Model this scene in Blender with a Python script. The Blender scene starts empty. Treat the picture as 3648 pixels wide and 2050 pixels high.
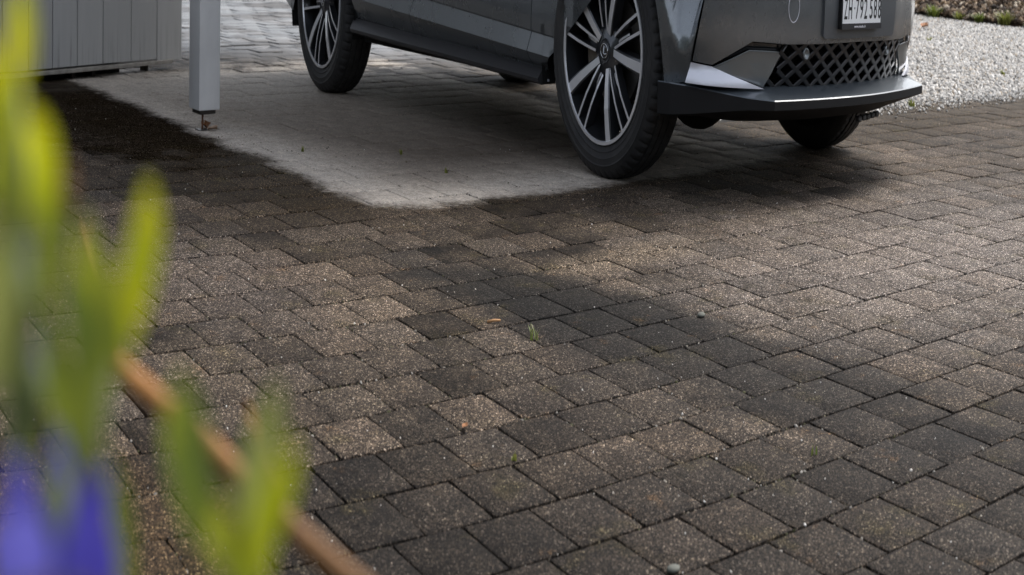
import bpy, bmesh, math, random
import numpy as np
from mathutils import Matrix, Vector
random.seed(7); rng = np.random.default_rng(7)
SC = bpy.context.scene
COL = SC.collection
PI = math.pi

# ------------------------------------------------------------------ camera
# The photograph is compressed sideways (circles are 0.58 as wide as tall), so the lens is a
# panoramic one whose two angular scales differ; the scene itself keeps its true proportions.
KX, FY, X0, Y0, CAMH = 4295.9133, 7379.0888, 1113.9878, 84.6191, .7508
PITCH, ROLL = .0582, .0176
_a, _s, _b, _t = math.cos(PITCH), math.sin(PITCH), math.cos(ROLL), math.sin(ROLL)
_R = np.array([[_b, _t, 0], [-_t, _b, 0], [0, 0, 1]]) @ np.array([[1, 0, 0], [0, _a, _s], [0, -_s, _a]])
right, up, fwd = [Vector((r[0], r[2], r[1])) for r in _R]
cam = bpy.data.cameras.new('camera'); camo = bpy.data.objects.new('camera', cam); COL.objects.link(camo)
M = Matrix((right, up, -fwd)).transposed().to_4x4(); M.translation = (0, 0, CAMH)
camo.matrix_world = M
cam.type = 'PANO'; cam.panorama_type = 'EQUIRECTANGULAR'
cam.longitude_min = (0 - X0) / KX; cam.longitude_max = (3648 - X0) / KX
cam.latitude_max = (Y0 - 0) / FY; cam.latitude_min = (Y0 - 2050) / FY
cam.clip_start = .01; cam.clip_end = 400
cam.lens = 50
cam.dof.use_dof = True; cam.dof.focus_distance = 4.8; cam.dof.aperture_fstop = 8.0
SC.camera = camo

# ------------------------------------------------------------------ sky, sun, exposure
world = bpy.data.worlds.new('World'); SC.world = world; world.use_nodes = True
wn = world.node_tree.nodes; wl = world.node_tree.links
sky = wn.new('ShaderNodeTexSky'); sky.sky_type = 'NISHITA'; sky.sun_disc = False
SUN_EL, SUN_AZ = math.radians(52), math.radians(62)   # azimuth clockwise from +Y (view direction) towards +X
sky.sun_elevation = SUN_EL; sky.sun_rotation = SUN_AZ
sky.air_density = 1.0; sky.dust_density = 3.0; sky.ozone_density = 1.0
hs = wn.new('ShaderNodeHueSaturation'); hs.inputs['Saturation'].default_value = .38     # thin overcast
wl.new(sky.outputs[0], hs.inputs['Color']); wl.new(hs.outputs[0], wn['Background'].inputs[0]); wn['Background'].inputs[1].default_value = .15
sun = bpy.data.lights.new('sun', 'SUN'); sun.energy = 1.2; sun.angle = math.radians(24); sun.color = (1, .95, .88)
suno = bpy.data.objects.new('sun', sun); COL.objects.link(suno)
sd = Vector((math.sin(SUN_AZ) * math.cos(SUN_EL), math.cos(SUN_AZ) * math.cos(SUN_EL), math.sin(SUN_EL)))
suno.rotation_euler = sd.to_track_quat('Z', 'Y').to_euler()
suno.location = (0, 0, 8)
vs = SC.view_settings
vs.view_transform = 'Standard'; vs.look = 'None'; vs.gamma = 1; vs.use_curve_mapping = False; vs.exposure = 1.05
SC.cycles.use_denoising = True
SC.cycles.max_bounces = 8

# ------------------------------------------------------------------ helpers
def tag(o, label=None, cat=None, group=None, kind=None):
    if label: o['label'] = label
    if cat: o['category'] = cat
    if group: o['group'] = group
    if kind: o['kind'] = kind
    return o
def empty(name, loc=(0, 0, 0), rz=0):
    o = bpy.data.objects.new(name, None); COL.objects.link(o); o.location = loc; o.rotation_euler = (0, 0, rz)
    o.empty_display_size = .1
    return o
def meshobj(name, V, F, mat, parent=None, smooth=False, angle=None):
    me = bpy.data.meshes.new(name); me.from_pydata([tuple(map(float, v)) for v in V], [], F); me.update()
    if mat is not None: me.materials.append(mat)
    if smooth: me.shade_smooth()
    if angle: 
        me.shade_smooth(); me.set_sharp_from_angle(angle=math.radians(angle))
    o = bpy.data.objects.new(name, me); COL.objects.link(o)
    if parent: o.parent = parent
    return o
def bmobj(name, bm, mat, parent=None, angle=40, flat=False):
    me = bpy.data.meshes.new(name); bm.normal_update(); bm.to_mesh(me); bm.free()
    if mat is not None: me.materials.append(mat)
    if not flat:
        me.shade_smooth(); me.set_sharp_from_angle(angle=math.radians(angle))
    o = bpy.data.objects.new(name, me); COL.objects.link(o)
    if parent: o.parent = parent
    return o
def box_bm(x0, x1, y0, y1, z0, z1, bev=0, seg=1, bm=None):
    b = bmesh.new()
    v = [b.verts.new((x, y, z)) for x in (x0, x1) for y in (y0, y1) for z in (z0, z1)]
    for f in ((0, 1, 3, 2), (4, 6, 7, 5), (0, 4, 5, 1), (2, 3, 7, 6), (0, 2, 6, 4), (1, 5, 7, 3)): b.faces.new([v[i] for i in f])
    bmesh.ops.recalc_face_normals(b, faces=b.faces)
    if bev: bmesh.ops.bevel(b, geom=b.edges[:], offset=bev, segments=seg, affect='EDGES', profile=.5)
    return b
def tube(pts, rad, n=8, caps=True):
    """swept tube; rad scalar or list"""
    P = [Vector(p) for p in pts]; V = []; F = []
    r = rad if isinstance(rad, (list, tuple)) else [rad] * len(P)
    ref = Vector((.3, .2, 1)).normalized()
    for i, p in enumerate(P):
        d = (P[min(i + 1, len(P) - 1)] - P[max(i - 1, 0)]).normalized()
        if abs(d.dot(ref)) > .95: ref = Vector((1, 0, 0))
        a = d.cross(ref).normalized(); b = d.cross(a)
        for k in range(n):
            t = 2 * PI * k / n; V.append(p + (a * math.cos(t) + b * math.sin(t)) * r[i])
    for i in range(len(P) - 1):
        for k in range(n): F.append((i * n + k, i * n + (k + 1) % n, (i + 1) * n + (k + 1) % n, (i + 1) * n + k))
    if caps: F.append(tuple(range(n))[::-1]); F.append(tuple((len(P) - 1) * n + k for k in range(n)))
    return V, F

# ------------------------------------------------------------------ material helpers
class NT:
    def __init__(s, name):
        s.m = bpy.data.materials.new(name); s.m.use_nodes = True; s.n = s.m.node_tree.nodes; s.l = s.m.node_tree.links
        s.b = s.n['Principled BSDF']
    def node(s, t, **kw):
        n = s.n.new(t)
        for k, v in kw.items():
            if k.startswith('i_'): n.inputs[k[2:]].default_value = v
            else: setattr(n, k, v)
        return n
    def link(s, a, b): s.l.new(a, b)
    def math(s, op, a, b=None, c=None, clamp=False):
        n = s.n.new('ShaderNodeMath'); n.operation = op; n.use_clamp = clamp
        for i, v in enumerate((a, b, c)):
            if v is None: continue
            if hasattr(v, 'is_linked') or hasattr(v, 'links'): s.l.new(v, n.inputs[i])
            else: n.inputs[i].default_value = v
        return n.outputs[0]
    def mix(s, f, a, b, typ='MIX'):
        n = s.n.new('ShaderNodeMix'); n.data_type = 'RGBA'; n.blend_type = typ
        for inp, v in ((n.inputs[0], f), (n.inputs[6], a), (n.inputs[7], b)):
            if hasattr(v, 'links'): s.l.new(v, inp)
            else: inp.default_value = (*v, 1) if isinstance(v, tuple) and len(v) == 3 else v
        return n.outputs[2]
    def noise(s, vec, scale, detail=3, rough=.55, out=0):
        n = s.n.new('ShaderNodeTexNoise'); n.inputs['Scale'].default_value = scale; n.inputs['Detail'].default_value = detail
        n.inputs['Roughness'].default_value = rough
        if vec is not None: s.l.new(vec, n.inputs['Vector'])
        return n.outputs[out]
    def voro(s, vec, scale, out='Color', feat='F1'):
        n = s.n.new('ShaderNodeTexVoronoi'); n.feature = feat; n.inputs['Scale'].default_value = scale
        if vec is not None: s.l.new(vec, n.inputs['Vector'])
        return n.outputs[out]
    def maprange(s, v, a, b, c=0., d=1., smooth=True):
        n = s.n.new('ShaderNodeMapRange'); n.interpolation_type = 'SMOOTHSTEP' if smooth else 'LINEAR'
        s.l.new(v, n.inputs[0]); n.inputs[1].default_value = a; n.inputs[2].default_value = b; n.inputs[3].default_value = c; n.inputs[4].default_value = d
        return n.outputs[0]
    def ramp(s, v, stops, interp='LINEAR'):
        n = s.n.new('ShaderNodeValToRGB'); r = n.color_ramp; r.interpolation = interp
        while len(r.elements) < len(stops): r.elements.new(.5)
        for e, (p, c) in zip(r.elements, stops): e.position = p; e.color = (*c, 1)
        s.l.new(v, n.inputs[0]); return n.outputs[0]
    def bump(s, h, strength=.5, dist=.002):
        n = s.n.new('ShaderNodeBump'); n.inputs['Strength'].default_value = strength; n.inputs['Distance'].default_value = dist
        s.l.new(h, n.inputs['Height']); s.l.new(n.outputs[0], s.b.inputs['Normal']); return n
    def col(s, c): 
        if hasattr(c, 'links'): s.l.new(c, s.b.inputs['Base Color'])
        else: s.b.inputs['Base Color'].default_value = (*c, 1)
    def set(s, **kw):
        for k, v in kw.items():
            i = s.b.inputs[k.replace('_', ' ')]
            if hasattr(v, 'links'): s.l.new(v, i)
            else: i.default_value = v
def simple(name, c, rough=.5, metal=0, coat=0, var=.0, scale=20, bump=0, bscale=200, **kw):
    t = NT(name)
    if var:
        pos = t.node('ShaderNodeTexCoord').outputs['Object']
        f = t.noise(pos, scale, 4)
        d = tuple(x * (1 - var) for x in c); e = tuple(min(1, x * (1 + var)) for x in c)
        t.col(t.mix(t.maprange(f, .3, .7), d, e))
    else: t.col(c)
    if bump:
        pos = t.node('ShaderNodeTexCoord').outputs['Object']; t.bump(t.noise(pos, bscale, 3), bump, .002)
    t.set(Roughness=rough, Metallic=metal)
    t.b.inputs['Coat Weight'].default_value = coat; t.b.inputs['Coat Roughness'].default_value = .06
    for k, v in kw.items(): t.b.inputs[k.replace('_', ' ')].default_value = v
    return t.m

def ground_masks(t):
    """position-based masks shared by pavers and joints: (dry, wetband, pos, big noises)"""
    pos = t.node('ShaderNodeNewGeometry').outputs['Position']
    sep = t.node('ShaderNodeSeparateXYZ'); t.link(pos, sep.inputs[0]); x, y = sep.outputs[0], sep.outputs[1]
    def lin(a, b, c): return t.math('ADD', t.math('ADD', t.math('MULTIPLY', x, a), t.math('MULTIPLY', y, b)), -c)
    d1 = lin(.855, .5185, 2.885); d2 = lin(-.454, .891, 4.33)
    n = t.node('ShaderNodeMath', operation='SMOOTH_MIN'); t.link(d1, n.inputs[0]); t.link(d2, n.inputs[1]); n.inputs[2].default_value = .30
    d3 = lin(-.891, -.454, -(2.55 + .891 * .326 + .454 * 5.027)); d4 = t.math('MULTIPLY', lin(.5185, -.855, -(4.2 - .5185 * .326 + .855 * 5.027)), .25)
    mn = t.math('MINIMUM', n.outputs[0], t.math('MINIMUM', d3, d4))
    edge = t.math('MULTIPLY', t.math('SUBTRACT', t.noise(pos, 3.2, 7, .72), .5), .34)
    fine = t.math('MULTIPLY', t.math('SUBTRACT', t.noise(pos, 28, 4, .7), .5), .16)
    d = t.math('ADD', t.math('ADD', mn, edge), fine)
    dry = t.maprange(d, -.05, .10)
    def blob(cx, cy, rx, ry, ang, soft=.6):
        ca, sa = math.cos(ang), math.sin(ang)
        u = t.math('ADD', t.math('ADD', t.math('MULTIPLY', x, ca / rx), t.math('MULTIPLY', y, sa / rx)), -(cx * ca + cy * sa) / rx)
        v = t.math('ADD', t.math('ADD', t.math('MULTIPLY', x, -sa / ry), t.math('MULTIPLY', y, ca / ry)), -(-cx * sa + cy * ca) / ry)
        r = t.math('SQRT', t.math('ADD', t.math('MULTIPLY', u, u), t.math('MULTIPLY', v, v)))
        r = t.math('ADD', r, t.math('MULTIPLY', t.math('SUBTRACT', t.noise(pos, 4.5, 4), .5), 1.1))
        return t.maprange(r, 1.25, soft)
    return pos, x, y, d, dry, d1, d2, blob

def paver_material(name, joint=False):
    t = NT(name)
    pos, x, y, d, dry, d1, d2, blob = ground_masks(t)
    at = t.node('ShaderNodeAttribute', attribute_type='OBJECT', attribute_name='tone')
    ag = t.node('ShaderNodeAttribute', attribute_type='GEOMETRY', attribute_name='tone')
    tone = t.math('ADD', at.outputs['Fac'], ag.outputs['Fac'])      # 0..1 per stone
    # stain fields (algae, old oil and damp, each with a shape of its own) and a vignette painted over the near stones
    damp = blob(-1.25, 7.0, 1.5, .85, -1.05, .5)
    band = t.maprange(d1, -.85, -.25); band = t.math('MULTIPLY', band, t.maprange(d2, -.35, .25))
    patch = blob(.80, 3.92, .75, .26, -.80, .5)
    patch2 = blob(1.08, 3.42, 1.15, .30, -.97, .5)
    vignette = blob(.9, 1.85, 2.4, 1.35, .12, .40); soilf = blob(-.42, 2.25, .34, .55, .3, .4)
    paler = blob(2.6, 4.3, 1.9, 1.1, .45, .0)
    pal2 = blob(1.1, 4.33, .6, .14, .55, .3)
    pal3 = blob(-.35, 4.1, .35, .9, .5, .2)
    mid = t.noise(pos, 2.1, 5, .6); mid2 = t.noise(pos, 9., 4, .6)
    # aggregate
    vc = t.voro(pos, 350.0); sx = t.node('ShaderNodeSeparateColor'); t.link(vc, sx.inputs[0])
    r1, r2 = sx.outputs[0], sx.outputs[1]
    base_d = t.mix(tone, (.010, .008, .0065), (.112, .089, .070))
    hue = t.math('FRACT', t.math('MULTIPLY', tone, 7.31))
    base_d = t.mix(t.math('MULTIPLY', hue, .5), base_d, t.mix(tone, (.012, .0115, .0115), (.100, .096, .093)))
    v = t.math('ADD', t.math('MULTIPLY', mid, .9), t.math('MULTIPLY', mid2, .45))
    c = t.mix(t.maprange(v, .5, .85), base_d, t.mix(.5, base_d, (.105, .086, .066)))
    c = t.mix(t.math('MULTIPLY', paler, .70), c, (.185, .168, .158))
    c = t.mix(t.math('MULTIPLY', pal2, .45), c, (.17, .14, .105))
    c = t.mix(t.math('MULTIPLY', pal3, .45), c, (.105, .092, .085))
    c = t.mix(t.math('MULTIPLY', patch, .75), c, (.014, .014, .014))
    c = t.mix(t.math('MULTIPLY', patch2, .78), c, (.013, .0125, .012))
    c = t.mix(t.math('MULTIPLY', vignette, .74), c, (.0105, .0090, .0078))  # near stones darkened: a vignette painted into their colour
    c = t.mix(t.math('MULTIPLY', band, .7), c, (.034, .024, .012))
    c = t.mix(t.math('MULTIPLY', soilf, .7), c, (.055, .036, .018))
    olive = t.maprange(t.noise(pos, 5.5, 4, .6), .56, .72); c = t.mix(t.math('MULTIPLY', olive, .38), c, (.055, .047, .018))
    rust = t.maprange(t.noise(pos, 7.5, 5, .7), .60, .74); c = t.mix(t.math('MULTIPLY', rust, .40), c, (.15, .085, .035))
    c = t.mix(t.math('MULTIPLY', damp, .74), c, (.013, .0105, .0082))
    agg = t.ramp(r1, [(0, (.16, .15, .15)), (.26, (.52, .50, .48)), (.56, (1.05, 1.0, .95)), (.76, (1.75, 1.6, 1.42)), (.90, (3.1, 2.95, 2.8)), (.975, (6.5, 6.4, 6.2))], 'CONSTANT')
    c = t.mix(1.0, c, agg, 'MULTIPLY')
    rim = t.math('ADD', t.maprange(d, 1.05, .10), t.math('MULTIPLY', t.math('SUBTRACT', t.noise(pos, 3.2, 7, .75), .5), .6), clamp=True)   # pale towards the drip line, darker inward: roof and car shade in the colour
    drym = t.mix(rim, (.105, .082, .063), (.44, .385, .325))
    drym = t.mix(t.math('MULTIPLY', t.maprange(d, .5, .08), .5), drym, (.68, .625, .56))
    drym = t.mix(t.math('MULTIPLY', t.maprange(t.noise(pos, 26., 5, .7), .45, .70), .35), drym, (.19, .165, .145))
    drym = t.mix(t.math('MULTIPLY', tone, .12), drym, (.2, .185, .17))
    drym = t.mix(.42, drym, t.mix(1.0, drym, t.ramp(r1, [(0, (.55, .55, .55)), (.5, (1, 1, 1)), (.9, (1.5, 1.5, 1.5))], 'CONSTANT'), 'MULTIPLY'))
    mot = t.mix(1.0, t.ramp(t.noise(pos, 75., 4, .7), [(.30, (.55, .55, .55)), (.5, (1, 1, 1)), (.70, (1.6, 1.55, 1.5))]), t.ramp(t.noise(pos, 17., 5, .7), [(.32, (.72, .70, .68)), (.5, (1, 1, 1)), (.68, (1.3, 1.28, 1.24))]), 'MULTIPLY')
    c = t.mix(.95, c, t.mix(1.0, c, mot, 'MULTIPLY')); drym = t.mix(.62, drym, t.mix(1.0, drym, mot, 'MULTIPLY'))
    if joint:
        c = t.mix(t.maprange(t.noise(pos, 5., 4), .45, .70), (.007, .006, .005), (.045, .036, .024))
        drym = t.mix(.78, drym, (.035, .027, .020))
    if not joint: c = t.mix(t.maprange(y, 8.8, 11.), c, t.mix(tone, (.06, .058, .056), (.16, .155, .15)))
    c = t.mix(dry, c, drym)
    t.col(c)
    wet = t.math('MULTIPLY', t.maprange(y, 9.0, 11.5), t.maprange(t.noise(pos, 1.3, 4), .28, .55))
    rough = t.math('SUBTRACT', t.math('SUBTRACT', .82, t.math('MULTIPLY', wet, .50)), t.math('MULTIPLY', damp, .0))
    t.set(Roughness=rough)
    t.set(**{'Specular_IOR_Level': t.math('SUBTRACT', t.maprange(y, 7., 11., .12, .5), t.math('MULTIPLY', damp, .16))})
    vd = t.voro(pos, 330.0, 'Distance'); h = t.math('ADD', t.math('MULTIPLY', t.math('SUBTRACT', 1.0, vd), r2), t.math('MULTIPLY', t.noise(pos, 60, 3), 1.2))
    t.bump(h, .8, .003)
    return t.m

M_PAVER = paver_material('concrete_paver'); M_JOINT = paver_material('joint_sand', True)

# ------------------------------------------------------------------ pavement (grid follows the laid courses, which drift slightly)
GP = [0.6626, 2.6623, 0.9265, 0.4055, 0.0367, -0.0116]
LU, LV = .1686, .1922
def grid2world(u, v):
    z = complex(u, v) - complex(.5, -.5); r = abs(z)
    q = z * z / math.sqrt(1 + (r / 8.0) ** 2)
    w = complex(GP[0], GP[1]) + complex(GP[2], GP[3]) * z + complex(GP[4], GP[5]) * q
    return w.real, w.imag
GN = (-.358, .934)      # gravel edge normal
def in_gravel(x, y): return GN[0] * (x - 4.048) + GN[1] * (y - 8.002) > 0 and x > 2.2
def in_view(x, y, m):
    if y < 1.2: return False
    lo = -.262 * y - m; hi = .72 * y + m
    return lo < x < hi and y < 19
pav = []
for J in range(-130, 12):
    for I in range(-90, 120):
        if (I - J) % 2: continue
        u0, u1 = I * .5 * LU, (I + 2) * .5 * LU; v1, v0 = -J * LV, -(J + 1) * LV
        cx, cy = grid2world((u0 + u1) / 2, (v0 + v1) / 2)
        if not in_view(cx, cy, 1.0) or in_gravel(cx, cy): continue
        pav.append((cx, cy, u0, u1, v0, v1))
vis = [p for p in pav if in_view(p[0], p[1], -.02) and p[1] > 1.95]
vis.sort(key=lambda p: math.hypot(p[0], p[1]))
near = set(id(p) for p in vis[:300])
pavement = empty('pavement'); pavement.location = (0, 0, 0); tag(pavement, kind='structure')
pavement['label'] = 'driveway of dark brown and grey interlocking concrete pavers, pale and dry under the carport'
# sand bed: one sheet under the stones
gx = np.arange(-6.5, 15.0, .07); gy = np.arange(-1.0, 20.0, .07)
X, Y = np.meshgrid(gx, gy); d1 = .855 * X + .5185 * Y - 2.885; d2 = -.454 * X + .891 * Y - 4.33
dd = np.clip((np.minimum(d1, d2) + .02) / .12, 0, 1)
fillz = np.sin(X * 3.1 + np.sin(Y * 2.3) * 1.4) * np.sin(Y * 3.7 + np.sin(X * 1.9) * 1.8)
dd = dd * np.clip((4.3 - (-.5185 * (X - .326) + .855 * (Y - 5.027))) / .4, 0, 1)
Z = -.0105 + np.clip(fillz - .05, 0, 1) * .0068; Z = Z * (1 - dd) - .0046 * dd + rng.normal(0, .0007, X.shape)
Z = np.where(Y > 9.2, np.maximum(Z, -.001 + rng.normal(0, .001, X.shape)), Z)
keep = ~((GN[0] * (X - 4.048) + GN[1] * (Y - 8.002) > .02) & (X > 2.2))
Z = np.where(keep, Z, -.03)
V = np.stack([X, Y, Z], -1).reshape(-1, 3); nx_, ny_ = len(gx), len(gy)
ii = (np.arange(ny_ - 1)[:, None] * nx_ + np.arange(nx_ - 1)[None]).reshape(-1)
F = np.stack([ii, ii + 1, ii + nx_ + 1, ii + nx_], 1)
def fastmesh(name, V, F, mat, parent=None):
    me = bpy.data.meshes.new(name); k = F.shape[1]
    me.vertices.add(len(V)); me.vertices.foreach_set('co', np.asarray(V, np.float32).ravel())
    me.loops.add(F.size); me.loops.foreach_set('vertex_index', F.astype(np.int32).ravel())
    me.polygons.add(len(F)); me.polygons.foreach_set('loop_start', np.arange(0, F.size, k, dtype=np.int32))
    me.update(calc_edges=True); me.materials.append(mat)
    o = bpy.data.objects.new(name, me); COL.objects.link(o)
    if parent: o.parent = parent
    return o
fastmesh('sand_bed', V, F, M_JOINT, pavement)
# stone shapes: eight worn outlines; top z=0, worn arris, sides down to -2 cm
def stone_shape(w, l, r):
    """unit outline in metres centred on 0 (w along course, l across)"""
    g = .0036; hw, hl = w / 2 - g, l / 2 - g
    out = []
    # waisted long sides as on interlocking stones
    k = .0022
    base = [(-hw, -hl), (0, -hl), (hw, -hl), (hw + k, -hl * .45), (hw + k, hl * .45), (hw, hl), (0, hl), (-hw, hl), (-hw - k, hl * .45), (-hw - k, -hl * .45)]
    j = [(x + r.uniform(-.0012, .0012), y + r.uniform(-.0012, .0012)) for x, y in base]
    n = len(j); V = []; F = []
    def corner(i, ins, z):
        x, y = j[i]; return (x - math.copysign(min(abs(x), ins), x) if abs(x) > 1e-4 else x, y - math.copysign(min(abs(y), ins), y), z)
    for ins, z in ((0, -.02), (0, -.0030), (.0007, -.0010), (.0024, 0.)):
        for i in range(n):
            x, y, zz = corner(i, ins * (1 if z > -.004 else 0) + (ins if False else 0), z)
            if z == 0. and i in (0, 2, 5, 7): x -= math.copysign(.002, x); y -= math.copysign(.002, y)
            V.append((x, y, zz))
    for a in range(3):
        for i in range(n): F.append((a * n + i, a * n + (i + 1) % n, (a + 1) * n + (i + 1) % n, (a + 1) * n + i))
    F.append(tuple(3 * n + i for i in range(n)))
    return V, F
R_ = random.Random(3)
shapes = []
for k in range(8):
    Vs, Fs = stone_shape(LU, LV, R_); me = bpy.data.meshes.new('paver'); me.from_pydata(Vs, [], Fs); me.update(); me.materials.append(M_PAVER)
    me.shade_smooth(); me.set_sharp_from_angle(angle=math.radians(50)); shapes.append((me, Vs, Fs))
fV = []; fF = []; fT = []
def tone_at(x, y):
    b = .5 + .28 * math.sin(x * 2.3 + y * .7) * math.sin(y * 1.9 - x * .4)
    t = R_.gauss(b * .75 + .08, .23)
    if R_.random() < .07: t += .35
    if R_.random() < .14: t -= .28
    return min(1, max(0.02, t))
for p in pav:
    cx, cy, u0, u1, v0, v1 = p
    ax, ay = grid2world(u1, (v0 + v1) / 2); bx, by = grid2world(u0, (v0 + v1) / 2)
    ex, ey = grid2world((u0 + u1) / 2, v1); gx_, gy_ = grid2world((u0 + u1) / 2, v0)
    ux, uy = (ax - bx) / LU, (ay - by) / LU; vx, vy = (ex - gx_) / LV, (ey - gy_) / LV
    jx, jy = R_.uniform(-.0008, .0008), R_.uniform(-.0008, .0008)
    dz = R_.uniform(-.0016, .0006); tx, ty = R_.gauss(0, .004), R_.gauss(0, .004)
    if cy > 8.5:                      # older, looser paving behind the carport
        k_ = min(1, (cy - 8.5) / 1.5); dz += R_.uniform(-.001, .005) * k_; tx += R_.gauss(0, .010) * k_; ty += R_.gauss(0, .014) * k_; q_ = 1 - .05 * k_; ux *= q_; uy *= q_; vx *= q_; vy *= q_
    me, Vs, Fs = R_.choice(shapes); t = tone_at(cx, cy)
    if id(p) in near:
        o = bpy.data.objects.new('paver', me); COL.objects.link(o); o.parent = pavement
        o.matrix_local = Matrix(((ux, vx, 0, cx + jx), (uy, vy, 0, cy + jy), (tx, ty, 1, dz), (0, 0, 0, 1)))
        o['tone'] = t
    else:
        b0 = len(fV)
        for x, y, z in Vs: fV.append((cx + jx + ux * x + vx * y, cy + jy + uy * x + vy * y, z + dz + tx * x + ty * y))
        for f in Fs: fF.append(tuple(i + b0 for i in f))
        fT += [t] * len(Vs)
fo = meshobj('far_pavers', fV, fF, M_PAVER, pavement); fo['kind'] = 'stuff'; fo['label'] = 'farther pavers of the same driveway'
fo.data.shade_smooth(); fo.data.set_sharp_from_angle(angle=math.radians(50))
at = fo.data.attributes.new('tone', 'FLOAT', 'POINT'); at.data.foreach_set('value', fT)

# ------------------------------------------------------------------ earth, gravel, soil
t = NT('earth'); pos = t.node('ShaderNodeNewGeometry').outputs['Position']
t.col(t.mix(t.maprange(t.noise(pos, 1.2, 6, .65), .35, .65), (.045, .035, .022), (.10, .085, .06))); t.set(Roughness=.95); t.bump(t.noise(pos, 25, 6, .7), .8, .02); M_EARTH = t.m
fastmesh('ground', np.array([(-150, -150, -.06), (150, -150, -.06), (150, 150, -.06), (-150, 150, -.06)]), np.array([[0, 1, 2, 3]]), M_EARTH)['kind'] = 'structure'
def gravel_mat(name, tint):
    t = NT(name); pos = t.node('ShaderNodeNewGeometry').outputs['Position']
    rn = t.node('ShaderNodeNewGeometry').outputs['Random Per Island']
    c = t.ramp(rn, [(0, (.12, .115, .11)), (.14, (.33, .32, .31)), (.35, (.50, .49, .47)), (.68, (.60, .59, .575)), (.84, (.44, .36, .27)), (.91, (.74, .73, .71))])
    c = t.mix(t.math('MULTIPLY', t.noise(pos, 120, 2), .2), c, (.40, .38, .35)); 
    t.col(t.mix(1.0, c, tint, 'MULTIPLY')); t.set(Roughness=.8); return t.m
M_GRAVEL = gravel_mat('crushed_stone', (.90, .885, .86))
t = NT('gravel_fines'); pos = t.node('ShaderNodeNewGeometry').outputs['Position']
vc = t.voro(pos, 55.); sx = t.node('ShaderNodeSeparateColor'); t.link(vc, sx.inputs[0])
t.col(t.ramp(sx.outputs[0], [(0, (.22, .21, .20)), (.3, (.40, .39, .37)), (.7, (.56, .55, .53)), (.9, (.68, .67, .65))])); t.set(Roughness=.9)
t.bump(t.voro(pos, 55., 'Distance'), .8, .01); M_FINES = t.m
def gw(s, q):   # s along gravel edge from (4.048,8.002), q beyond it
    return 4.048 + .934 * s - .358 * -q * -1 if False else 4.048 + .934 * s - .358 * q, 8.002 + .358 * s + .934 * q
gp = [gw(-1.9, 0), gw(14, 0), gw(14, 34), gw(-1.9, 34)]
gsheet = fastmesh('gravel_ground', np.array([(x, y, -.012) for x, y in gp]), np.array([[0, 1, 2, 3]]), M_FINES); tag(gsheet, kind='structure')
# soil border behind the gravel: line from (9.2,17.0) to (10.2,15.2)
SOIL_A = np.array((9.235, 16.97)); SOIL_B = np.array((10.173, 15.181))
sdv = (SOIL_B - SOIL_A) / np.linalg.norm(SOIL_B - SOIL_A); snv = np.array((-sdv[1], sdv[0]))   # normal pointing away
if snv @ (np.array((12, 20)) - SOIL_A) < 0: snv = -snv
def stones(name, xy, smin, smax, mat, z=0, seed=1, flat=.7, **kw):
    r = np.random.default_rng(seed); n = len(xy)
    ico = bmesh.new(); bmesh.ops.create_icosphere(ico, subdivisions=1, radius=1); iv = np.array([v.co[:] for v in ico.verts]); iF = np.array([[v.index for v in f.verts] for f in ico.faces]); ico.free()
    s = r.uniform(smin, smax, n) * (1 + .6 * (r.random(n) ** 4))
    sc = np.stack([s, s * r.uniform(.6, 1, n), s * r.uniform(.45, flat, n)], 1) * .5
    a = r.uniform(0, 2 * PI, n); ca, sa = np.cos(a), np.sin(a)
    v = iv[None] * sc[:, None] * (1 + r.normal(0, .16, (n, len(iv), 1)))
    til = r.normal(0, .3, (n, 1)); vz = v[..., 2] + v[..., 0] * til
    vx = v[..., 0] * ca[:, None] - v[..., 1] * sa[:, None] + xy[:, :1]; vy = v[..., 0] * sa[:, None] + v[..., 1] * ca[:, None] + xy[:, 1:2]
    zz = (z if np.isscalar(z) else z[:, None]); vz = vz + zz + sc[:, 2:3] * .55
    V = np.stack([vx, vy, vz], -1).reshape(-1, 3); F = (iF[None] + (np.arange(n) * len(iv))[:, None, None]).reshape(-1, 3)
    o = fastmesh(name, V, F, mat); tag(o, kind='stuff', **kw); return o
n = 420000; s_ = rng.uniform(-1.2, 13, n); q_ = rng.uniform(0, 13.5, n) ** 1.0
gxx = 4.048 + .934 * s_ - .358 * q_; gyy = 8.002 + .358 * s_ + .934 * q_
m = (gxx > .50 * gyy - .6) & (gxx < .68 * gyy + .8) & (((np.stack([gxx, gyy], 1) - SOIL_A) @ snv) < .12)
xy = np.stack([gxx, gyy], 1)[m][:78000]; print('gravel', len(xy))
stones('gravel', xy, .013, .034, M_GRAVEL, z=-.010 + rng.uniform(0, .012, len(xy)), label='pale grey crushed stone gravel beside the driveway behind the car', cat='gravel')
# soil bed
M_SOIL = simple('garden_soil', (.060, .042, .028), .95, var=.45, scale=9, bump=1, bscale=40)
sp = [SOIL_A - sdv * 8, SOIL_B + sdv * 9, SOIL_B + sdv * 9 + snv * 14, SOIL_A - sdv * 8 + snv * 14]
def soil_h(b): return .02 + .24 * np.minimum(b, 3.0)
nx2 = 90; ny2 = 60; V = []
for j in range(ny2):
    for i in range(nx2):
        p = sp[0] + (sp[1] - sp[0]) * i / (nx2 - 1) + snv * 14 * (j / (ny2 - 1)) ** 1.6
        V.append((p[0], p[1], soil_h(14 * (j / (ny2 - 1)) ** 1.6) + rng.normal(0, .012)))
F = [(j * nx2 + i, j * nx2 + i + 1, (j + 1) * nx2 + i + 1, (j + 1) * nx2 + i) for j in range(ny2 - 1) for i in range(nx2 - 1)]
so = fastmesh('soil_bed', np.array(V), np.array(F), M_SOIL); tag(so, kind='structure')

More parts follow.
